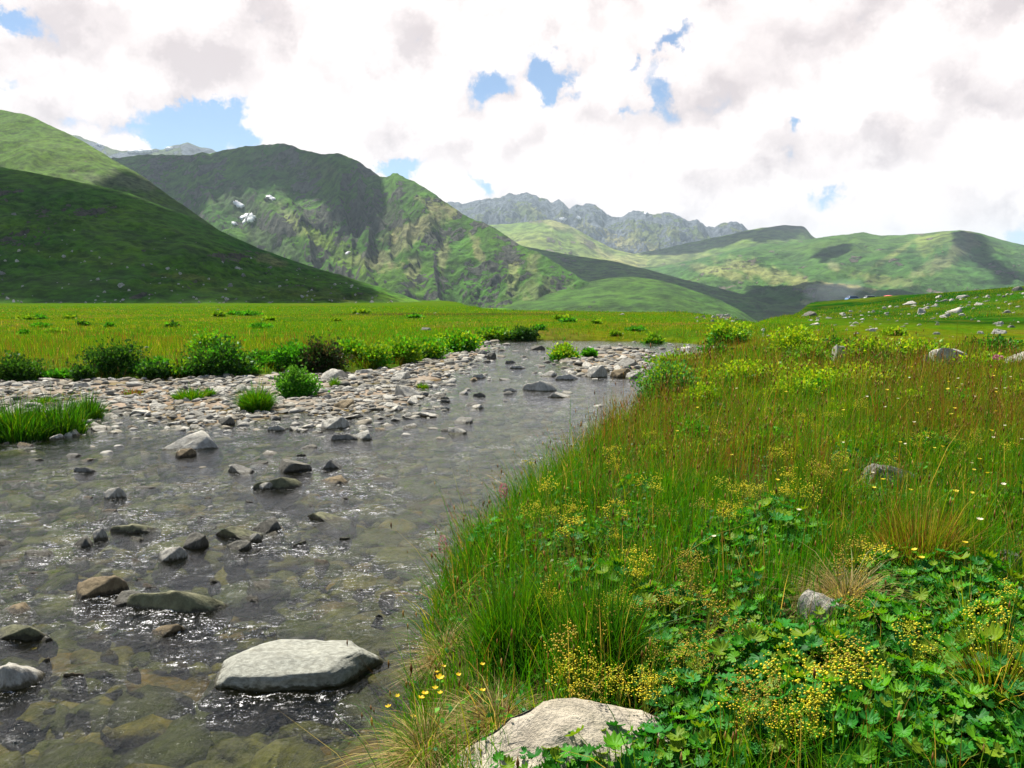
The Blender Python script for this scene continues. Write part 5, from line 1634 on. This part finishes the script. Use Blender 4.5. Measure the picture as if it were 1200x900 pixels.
tussock(885, 690, 50, 0.22, 420, DP, (0.5, 1, 0.6, 0.5), 'small brown tuft in the hollow beside the leafy plants', 'dry grass', 'dry_grass_tuft', 0.9, 0.55, 0.0034, 1.4)
tussock(1075, 680, 130, 0.42, 1300, [G_SEDGE, G_MID, G_YEL, G_RUST, G_STRAW], (1.0, 0.7, 0.7, 0.4, 0.4), 'tall olive-brown sedge clump behind the leafy patch', 'sedge', 'sedge_clump', 0.32, 0.6, 0.0036, 1.0)
tussock(1165, 850, 90, 0.36, 700, [G_YEL, G_STRAW, G_MID, G_SEDGE], (1, 0.8, 0.6, 0.4), 'pale yellow grass clump at the near picture edge', 'grass tussock', 'grass_tussock', 0.6, 0.55, 0.0036, 1.2)
tussock(1130, 760, 60, 0.34, 260, [G_YEL, G_STRAW, G_MID], (1, 0.8, 0.6), 'few long arching pale blades above the leafy patch', 'grass tussock', 'grass_tussock', 0.9, 0.5, 0.005, 1.3)
tussock(700, 800, 120, 0.42, 1500, [G_LUSH, G_DARK, G_MID], (1, 0.7, 0.5), 'deep green tall grass clump behind the pale pointed rock', 'grass tussock', 'grass_tussock', 0.25, 0.7, 0.0042, 1.0)
tussock(600, 770, 120, 0.36, 1400, [G_LUSH, G_DARK, G_MID], (1, 0.5, 0.6), 'deep green grass clump along the water edge of the near bank', 'grass tussock', 'grass_tussock', 0.35, 0.7, 0.0042, 1.0)
tussock(1120, 660, 90, 0.40, 600, [G_LUSH, G_MID, G_YEL], (1, 0.8, 0.5), 'fresh green grass clump above the leafy patch', 'grass tussock', 'grass_tussock', 0.35, 0.6, 0.004, 1.0)

# ---------------------------------------------------------------- bushes
def bush(px, py, wpx, hpx, pal, label, n=2200, leaf=0.035, top=None, droop=0.0, name='bush', cat='bush', grp='bushes along the river', up=0.45, ry=0.8):
    p = ground_hit(px, py)
    m = p[1] / F; rad = wpx * m / 2; sc = 1.2 if px > 775 and py < 480 else 1.0; rad *= 0.88 * (1.15 if sc > 1 else 1); h = hpx * m * 0.66 * sc
    if px < 600 and top is YT: top = YG + BR[:2]
    leaf = max(leaf, 3.6 * m); n = int(n * 1.7)
    sd0 = int(abs(px) * 7 + abs(py))
    r = np.random.default_rng(sd0)
    ns = 46
    a = r.uniform(0, 6.28, ns); q = np.sqrt(r.random(ns))
    lump = 0.55 + 0.75 * r.random(ns)
    tip = np.stack([np.cos(a) * q * rad * lump, np.sin(a) * q * rad * ry * lump, h * (np.sqrt(np.maximum(1 - (q * 0.95) ** 2, 0.05))) * lump], -1)
    base = np.stack([np.cos(a) * q * rad * 0.25, np.sin(a) * q * rad * 0.2, np.zeros(ns)], -1)
    i = r.integers(ns, size=n); t = 1 - r.random(n) ** 1.4 * 0.8
    c0 = base[i] + (tip - base)[i] * t[:, None]
    spread = 0.17 * min(rad, h) + 0.02
    c0 = c0 + r.normal(size=(n, 3)) * spread * np.array([1, 1, 0.8])
    c0[:, 2] = np.maximum(c0[:, 2], 0.02)
    outw = c0 - np.array([0, 0, h * 0.3]); outw /= np.linalg.norm(outw, axis=1)[:, None] + 1e-6
    ax = outw * 0.8 + r.normal(size=(n, 3)) * 0.6 + np.array([0, 0, up]); ax /= np.linalg.norm(ax, axis=1)[:, None]
    sv = np.cross(ax, r.normal(size=(n, 3))); sv /= np.linalg.norm(sv, axis=1)[:, None] + 1e-9
    L = leaf * r.uniform(0.6, 1.4, n); W = L * 0.34
    nv = np.cross(ax, sv)
    V = np.empty((n, 4, 3))
    V[:, 0] = c0; V[:, 2] = c0 + ax * L[:, None]
    mid = c0 + ax * (L * 0.5)[:, None]
    V[:, 1] = mid - sv * W[:, None] + nv * (W * 0.35)[:, None]; V[:, 3] = mid + sv * W[:, None] + nv * (W * 0.35)[:, None]
    pal_ = np.array(pal); cc = pal_[r.integers(len(pal_), size=n)]
    if top is not None:     # flowering tips
        tp = np.array(top); f = (c0[:, 2] / h + 0.25 * r.normal(size=n)) > 0.58
        cc = np.where(f[:, None], tp[r.integers(len(tp), size=n)], cc)
    cc = cc * r.uniform(0.7, 1.3, (n, 1))
    b4 = np.arange(n)[:, None] * 4
    e = empty(name, tuple(p)); tag(e, label, cat, grp)
    link('foliage', mesh_np('foliage', V.reshape(-1, 3), b4 + np.array([0, 1, 2, 3]), None, np.repeat(cc, 4, 0), True, M_BUSH), e)
    sb_ = []
    for k in range(0, ns, 2):
        w2 = 0.006 + 0.004 * rad
        s2 = np.array([w2, 0, 0]); s3 = np.array([0, w2, 0])
        b0, t0 = base[k], tip[k] * 0.9
        sb_.append((np.array([b0 - s2, b0 + s3, b0 + s2 - s3, t0 - s2 * 0.3, t0 + s3 * 0.3, t0 + s2 * 0.3]), np.array([[0, 1, 4, 3], [1, 2, 5, 4], [2, 0, 3, 5]]), None, np.repeat(np.array([[0.05, 0.04, 0.02]]), 6, 0)))
    link('stem', me_from('stem', joined(sb_), M_BUSH), e)
    return p


DK = [(0.020, 0.085, 0.010), (0.036, 0.12, 0.012), (0.022, 0.062, 0.012), (0.06, 0.16, 0.014)]
PU = [(0.045, 0.045, 0.02), (0.03, 0.075, 0.014), (0.06, 0.05, 0.026), (0.025, 0.07, 0.012)]
BR = [(0.055, 0.27, 0.010), (0.095, 0.34, 0.014), (0.035, 0.18, 0.008)]
YG = [(0.15, 0.32, 0.012), (0.09, 0.25, 0.010), (0.23, 0.37, 0.016)]
YT = [(0.28, 0.45, 0.012), (0.20, 0.39, 0.012), (0.38, 0.48, 0.02), (0.14, 0.32, 0.012)]
BG = [(0.06, 0.24, 0.05), (0.09, 0.28, 0.06), (0.05, 0.20, 0.03)]
HZ = [('at the far left rim', 20), ('between the two dark bushes left of the gravel', 190), ('behind the bright round bush', 310), ('by the yellow-green row', 450), ('near the river bend', 545)]
for i in range(26):
    a = rng.uniform(-30, 575); b = np.interp(a, [0, 200, 300, 400, 470, 540, 575], [444, 441, 437, 431, 424, 409, 399]) - abs(rng.normal(0, 9)) - 1
    pal_, tn = ((BR, 'fresh green'), (DK + BR, 'dark green'), (YG, 'yellowish green'), (DK, 'blackish green'))[int(rng.choice(4, p=[0.35, 0.3, 0.2, 0.15]))]
    bush(a, b, rng.uniform(22, 56), rng.uniform(6, 13), pal_, 'low %s herb clump %s' % (tn, min(HZ, key=lambda q: abs(q[1] - a))[0]), 500, name='herb_clump', cat='herb clump', grp='herb clumps along the meadow rim')
for i in range(24):
    a = rng.uniform(0, 830); b = rng.uniform(367, 398)
    if a > 560: b = rng.uniform(374, 394)
    pal_, tn = ((BR, 'fresh green'), (DK + BR, 'dark green'), (YG, 'yellowish green'), (PU, 'brownish'))[int(rng.choice(4, p=[0.45, 0.05, 0.5, 0.0]))]
    bush(a, b, rng.uniform(10, 34), rng.uniform(2, 4.5), pal_, 'low %s herb clump %s' % (tn, 'far out on the flat meadow' if b < 380 else 'on the flat meadow behind the bushes'), 200, name='herb_clump', cat='herb clump', grp='herb clumps on the flat meadow')
for i in range(46):
    a = rng.uniform(770, 1220); b = rng.uniform(415, 560)
    pal_, tn = ((BR, 'fresh green'), (DK + BR, 'dark green'), (YG, 'yellowish green'))[int(rng.choice(3, p=[0.4, 0.3, 0.3]))]
    zn = 'in the sedge below the knoll' if b < 450 else ('in the middle meadow' if b < 510 else 'in the nearer meadow')
    bush(a, b, rng.uniform(24, 60), rng.uniform(9, 20), pal_, 'low %s herb clump %s' % (tn, zn), 420, top=YT if rng.random() < 0.4 else None, name='herb_clump', cat='herb clump', grp='herb clumps in the right meadow')
bush(18, 446, 64, 36, DK, 'low dark bush at the left picture edge above the gravel')
bush(97, 446, 24, 22, DK, 'small dark tuft-like bush at the rim of the gravel', 900)
bush(138, 436, 70, 44, DK, 'spreading dark bush with leafy shoots left of the round dark bush')
bush(180, 442, 40, 18, DK, 'low dark creeping bush between the two larger dark bushes', 1100)
bush(256, 440, 74, 52, DK, 'tall round dark bush above the gravel', 3000, top=BR + DK)
bush(243, 412, 44, 26, YG, 'yellow-topped bush just behind the round dark bush', 1400, top=YT)
bush(343, 432, 42, 38, BR, 'bright green bush at the left side of the purple-brown bush', 1800)
bush(376, 434, 58, 44, PU, 'purple-brown dark bush in the row above the gravel', 2600)
bush(347, 464, 48, 38, BR, 'bright green round bush growing alone on the gravel', 2600, top=[(0.10, 0.27, 0.03), (0.07, 0.22, 0.02)])
bush(416, 422, 50, 30, YG, 'first yellow-green bush of the row above the gravel', 1700, top=YT)
bush(440, 428, 36, 28, BR, 'fresh green bush in front of the yellow-green row', 1500, top=YG)
bush(470, 424, 52, 32, YG, 'widest yellow-green bush of the row above the gravel', 2200, top=YT)
bush(502, 420, 42, 26, YG + BR, 'yellow-green bush next but one to the river bend', 1600, top=YT)
bush(540, 412, 50, 26, BR, 'fresh green bush at the river bend', 1800, top=YT + BR)
bush(612, 398, 44, 16, DK, 'low dark bush on the far bank of the bend', 900)
bush(578, 397, 50, 16, YG, 'pale yellow-green low bush on the far bank of the bend', 900, top=YT)
bush(660, 426, 36, 26, BR, 'bright green bush at the left end of the stony island', 1800, top=YG + YT)
bush(690, 418, 16, 9, BR, 'small green bush among the stones of the island', 400)
bush(765, 408, 26, 18, BR, 'little green bush on the far bank behind the stony point', 700, top=YG)
bush(850, 404, 56, 26, BR, 'green bush with yellow tips behind the stony point', 1600, top=YT)
bush(780, 468, 66, 46, BG, 'blue-green bush leaning over the water on the right bank', 2600, top=BG + YG)
bush(820, 476, 44, 26, YG, 'yellow-tipped bush next to the blue-green bush', 1300, top=YT)
bush(930, 420, 52, 34, YG, 'round yellow-green bush in the sedge', 2200, top=YT)
bush(947, 426, 40, 20, BR, 'small green bush in front of the round yellow-green bush', 1200, top=YG)
bush(880, 452, 90, 28, BR, 'green-centred bush with a yellow rim in the sedge', 2400, top=YT)
bush(965, 458, 110, 28, YG, 'widest low yellow flowering bush in the sedge', 2800, top=YT)
bush(925, 468, 70, 22, YG, 'low yellow flowering bush in front of the widest one', 1700, top=YT)
bush(1010, 452, 60, 22, YG, 'low yellow flowering bush at the right end of the yellow group', 1500, top=YT)
bush(1030, 424, 80, 30, YG + DK, 'olive bush with a yellow crown left of the broad pale rock', 2200, top=YG + YT)
bush(1078, 424, 56, 24, BR, 'green bush just left of the broad pale rock', 1500, top=YG + YT)
bush(1160, 412, 60, 16, DK + BR, 'low dark green bush behind the broad pale rock', 1200)
bush(985, 412, 60, 14, DK + BR, 'low olive bush below the knoll', 1000)
bush(1047, 393, 26, 7, YG, 'small yellow-green bush at the foot of the knoll', 400, top=YT)
bush(1115, 480, 40, 26, BR, 'green leafy bush in the meadow near the pink flower', 1100)
bush(1090, 540, 70, 36, BR + DK, 'dark green leafy clump in the middle meadow', 1500)
bush(812, 520, 46, 26, BR, 'green leafy clump in the sedge slope', 1200)
bush(856, 660, 110, 52, DK + BR, 'dark leafy clump in the hollow beside the straw tuft', 2600, leaf=0.03)
bush(1190, 612, 60, 50, DK + BR, 'dark green leafy clump at the picture edge', 1600, leaf=0.03)
bush(905, 525, 60, 26, BR, 'green leafy clump in the middle of the sedge', 1300)

# ---------------------------------------------------------------- the grass itself
gp = []
for (y0, y1, dn, hm, wm) in ((1.6, 4.2, 3600, 0.21, 0.0032), (4.2, 6.5, 2900, 0.24, 0.0036), (6.5, 10, 1500, 0.27, 0.0044), (10, 16, 640, 0.28, 0.0065), (16, 26, 250, 0.27, 0.010), (26, 45, 80, 0.24, 0.020), (45, 75, 18, 0.19, 0.04)):
    gp.append(grass_band(y0, y1, dn, hm, wm, 'right'))
o = link('grass', me_from('grass', joined(gp), M_GRASS))
tag(o, 'tall green and brown grasses and sedges covering the near bank', 'grass', kind='stuff')
gp = []
for (y0, y1, dn, hm, wm) in ((8, 18, 320, 0.20, 0.010), (18, 28, 230, 0.19, 0.012), (28, 45, 75, 0.11, 0.022), (45, 80, 22, 0.08, 0.042)):
    gp.append(grass_band(y0, y1, dn, hm, wm, 'left'))
gp.append(grass_band(80, 150, 3.5, 0.10, 0.09, 'left'))
gp.append(grass_band(72, 118, 14, 0.13, 0.06, 'left', (0.20, 0.74)))
o = link('meadow_grass', me_from('meadow_grass', joined(gp), M_GRASS))
tag(o, 'bright green meadow grass beyond the gravel', 'grass', kind='stuff')


def ground_cover():
    x, y = scatter_world(1.7, 8.5, 1500, -2.2, 8.2)
    k = (x > -0.30 * y - 0.5) & (x < 0.74 * y + 2.2)
    x, y = x[k], y[k]
    z, sd, sb, right = ground_z(x, y, True)
    pt = fbm(x * 1.3, y * 1.3, 51.0, 3)
    k = (sd < 0) & right & (rng.random(len(x)) < np.clip(0.35 + 1.3 * pt, 0.03, 1))
    for (ax, ay, ar) in AVOID: k &= (x - ax) ** 2 + (y - ay) ** 2 > ar * ar
    x, y, z = x[k], y[k], z[k]
    n = len(x)
    zz_ = z + np.abs(rng.normal(0.05, 0.05, n))
    c0 = np.stack([x, y, zz_], -1)
    ax = rng.normal(size=(n, 3)); ax[:, 2] = np.abs(ax[:, 2]) * 0.4; ax /= np.linalg.norm(ax, axis=1)[:, None]
    sv = np.cross(ax, rng.normal(size=(n, 3)) * 0.4 + np.array([0, 0, 1.0])); sv /= np.linalg.norm(sv, axis=1)[:, None]
    L = rng.uniform(0.014, 0.036, n); W = L * 0.33
    V = np.empty((n, 4, 3)); V[:, 0] = c0; V[:, 2] = c0 + ax * L[:, None]; mid = c0 + ax * (L * 0.55)[:, None]
    V[:, 1] = mid - sv * W[:, None]; V[:, 3] = mid + sv * W[:, None]; V[:, (1, 3), 2] += (W * 0.3)[:, None]
    c = np.array(PAL_LEAF[:5] + [(0.09, 0.2, 0.025), (0.16, 0.2, 0.03)])[rng.integers(7, size=n)] * rng.uniform(0.7, 1.3, (n, 1))
    o = link('ground_cover', mesh_np('ground_cover', V.reshape(-1, 3), np.arange(n)[:, None] * 4 + np.array([0, 1, 2, 3]), None, np.repeat(c, 4, 0), True, M_LEAF))
    tag(o, 'small low leaves growing between the grasses', 'ground cover', kind='stuff')


ground_cover()

# ---------------------------------------------------------------- the cars and the parasol beyond the knoll
def prism(bm, prof, x0, x1, taper=0.0):
    """profile in (y, z) swept along x"""
    a = [bm.verts.new((x0, y, z)) for y, z in prof]; b = [bm.verts.new((x1, y, z)) for y, z in prof]
    n = len(prof)
    bm.faces.new(a[::-1]); bm.faces.new(b)
    for i in range(n):
        bm.faces.new((a[i], a[(i + 1) % n], b[(i + 1) % n], b[i]))


def bm_obj(name, bm, mat, parent, bevel=0.0):
    bmesh.ops.recalc_face_normals(bm, faces=bm.faces)
    if bevel:
        bmesh.ops.bevel(bm, geom=list(bm.edges), offset=bevel, segments=2, profile=0.6, affect='EDGES')
    me = bpy.data.meshes.new(name); bm.to_mesh(me); bm.free()
    me.materials.append(mat)
    return link(name, me, parent)


def car(px, py, Y, paint, label, ang):
    q = unproj_y(px, py, Y)
    z = float(ground_z(q[0], q[1]))
    e = empty('parked_car', (q[0], q[1], z)); e.rotation_euler = (0, 0, ang)
    tag(e, label, 'car', 'cars parked beyond the knoll')
    M = plain('car_paint', paint, 0.3, 0.0, 0.6); G = plain('car_glass', (0.02, 0.025, 0.03), 0.1, 0, 0.6); T = plain('tyre_rubber', (0.02, 0.02, 0.02), 0.8); Lm = plain('lamp_glass', (0.75, 0.75, 0.72), 0.2); Rm = plain('rim_metal', (0.5, 0.5, 0.52), 0.35, 0.8)
    bm = bmesh.new()      # length along x, width along y
    prof = [(-2.1, 0.32), (2.1, 0.32), (2.16, 0.6), (2.05, 0.86), (1.05, 0.98), (-1.55, 1.0), (-2.1, 0.95), (-2.16, 0.6)]
    a = [bm.verts.new((x, -0.86, zz_)) for x, zz_ in prof]; b = [bm.verts.new((x, 0.86, zz_)) for x, zz_ in prof]
    n = len(prof)
    bm.faces.new(a[::-1]); bm.faces.new(b)
    for i in range(n): bm.faces.new((a[i], a[(i + 1) % n], b[(i + 1) % n], b[i]))
    bm_obj('body', bm, M, e, 0.05)
    bm = bmesh.new()
    lo = [(-1.95, 0.985), (0.98, 0.965)]; hi = [(-1.55, 1.46), (0.2, 1.48)]
    vs = [bm.verts.new((x, s * yy, zz_)) for (x, zz_), yy in ((lo[0], 0.80), (lo[1], 0.80), (hi[1], 0.62), (hi[0], 0.62)) for s in (-1, 1)]
    for f in ((0, 2, 4, 6), (1, 7, 5, 3), (0, 1, 3, 2), (2, 3, 5, 4), (4, 5, 7, 6), (6, 7, 1, 0)): bm.faces.new([vs[i] for i in f])
    bm_obj('roof', bm, M, e, 0.03)
    for s in (-1, 1):
        bm = bmesh.new()
        p4 = [(-1.72, 1.03, 0.795), (0.80, 1.02, 0.795), (0.16, 1.40, 0.67), (-1.46, 1.40, 0.67)]
        v1 = [bm.verts.new((x, s * (yy + 0.012), zz_)) for x, zz_, yy in p4]; v2 = [bm.verts.new((x, s * (yy - 0.03), zz_)) for x, zz_, yy in p4]
        bm.faces.new(v1); bm.faces.new(v2[::-1])
        for i in range(4): bm.faces.new((v1[i], v1[(i + 1) % 4], v2[(i + 1) % 4], v2[i]))
        bm_obj('window', bm, G, e)
    for (xa, za, xb, zb) in ((0.93, 1.01, 0.26, 1.44), (-1.90, 1.03, -1.60, 1.42)):
        bm = bmesh.new(); sgn = 1 if xa > 0 else -1
        v1 = [bm.verts.new(c) for c in ((xa + 0.014 * sgn, -0.70, za), (xa + 0.014 * sgn, 0.70, za), (xb + 0.014 * sgn, 0.56, zb), (xb + 0.014 * sgn, -0.56, zb))]
        v2 = [bm.verts.new((v.co.x - 0.04 * sgn, v.co.y, v.co.z - 0.01)) for v in v1]
        bm.faces.new(v1); bm.faces.new(v2[::-1])
        for i in range(4): bm.faces.new((v1[i], v1[(i + 1) % 4], v2[(i + 1) % 4], v2[i]))
        bm_obj('windscreen', bm, G, e)
    for x in (-1.35, 1.32):
        for s in (-1, 1):
            bm = bmesh.new(); bmesh.ops.create_cone(bm, cap_ends=True, segments=20, radius1=0.32, radius2=0.32, depth=0.2)
            for v in bm.verts: v.co = Vector((v.co.x + x, v.co.z + s * 0.80, v.co.y + 0.32))
            wh = bm_obj('wheel', bm, T, e)
            bm = bmesh.new(); bmesh.ops.create_cone(bm, cap_ends=True, segments=14, radius1=0.19, radius2=0.19, depth=0.03)
            for v in bm.verts: v.co = Vector((v.co.x + x, v.co.z + s * 0.905, v.co.y + 0.32))
            bm_obj('rim', bm, Rm, wh)
    for s in (-1, 1):
        bm = bmesh.new(); bmesh.ops.create_cube(bm, size=1.0)
        for v in bm.verts: v.co = Vector((v.co.x * 0.05 + 2.12, v.co.y * 0.3 + s * 0.6, v.co.z * 0.14 + 0.72))
        bm_obj('headlight', bm, Lm, e, 0.01)


car(1001, 357, 205, (0.22, 0.36, 0.62), 'pale blue car parked beyond the knoll, partly hidden by boulders', 0.12)
car(1022, 356, 215, (0.62, 0.66, 0.66), 'silver car parked beyond the knoll beside the pink parasol', -0.1)


def parasol(px, py, Y, label):
    q = unproj_y(px, py, Y); z = float(ground_z(q[0], q[1]))
    e = empty('parasol', (q[0], q[1], z)); tag(e, label, 'parasol')
    cl = plain('red_canvas', (0.72, 0.14, 0.16), 0.8); pl = plain('pole_metal', (0.5, 0.5, 0.5), 0.4, 0.7)
    top = 1.6
    bm = bmesh.new(); bmesh.ops.create_cone(bm, cap_ends=True, segments=10, radius1=0.03, radius2=0.03, depth=top)
    for v in bm.verts: v.co.z += top / 2
    bm_obj('pole', bm, pl, e)
    n = 24; V = []
    for k, (rr, dzz) in enumerate(((0.05, 0.0), (0.9, -0.12), (1.5, -0.42), (1.72, -0.72), (1.74, -0.92), (1.70, -0.92), (1.48, -0.46), (0.88, -0.16), (0.05, -0.04))):
        for j in range(n):
            a_ = j * 2 * math.pi / n
            V.append((rr * math.cos(a_), rr * math.sin(a_), top + dzz - 0.03 * (k in (3, 4)) * (j % 3 == 0)))
    Q = [[k * n + j, k * n + (j + 1) % n, (k + 1) * n + (j + 1) % n, (k + 1) * n + j] for k in range(8) for j in range(n)]
    link('canopy', mesh_np('canopy', np.array(V), np.array(Q), mat=cl), e)


parasol(1041, 357, 200, 'red-pink parasol open beside the parked cars beyond the knoll')


# ---------------------------------------------------------------- campfire smoke drifting beside the cars
m_smoke = bpy.data.materials.new('thin_smoke'); m_smoke.use_nodes = True
t_ = NT(m_smoke.node_tree)
pv = t_.n('ShaderNodeVolumePrincipled')
pv.inputs['Color'].default_value = (0.78, 0.88, 1.0, 1)
pv.inputs['Density'].default_value = 0.010
so = t_.n('ShaderNodeOutputMaterial'); t_.put(so.inputs[1], pv.outputs[0])
V, T = ICO[4]
V = V * (1 + 0.55 * fbm(V[:, 0] * 1.6, V[:, 1] * 1.6, V[:, 2] * 1.6, 4))[:, None]
V = V * np.array([8.0, 7.0, 3.2]); V[:, 0] += 0.9 * V[:, 2]
q = unproj_y(978, 348, 225)
o = link('smoke', mesh_np('smoke', V, tris=T, mat=m_smoke)); o.location = (q[0], q[1], max(q[2], 3.5) + 0.6)
tag(o, 'thin bluish smoke drifting beside the parked cars', 'smoke', kind='stuff')
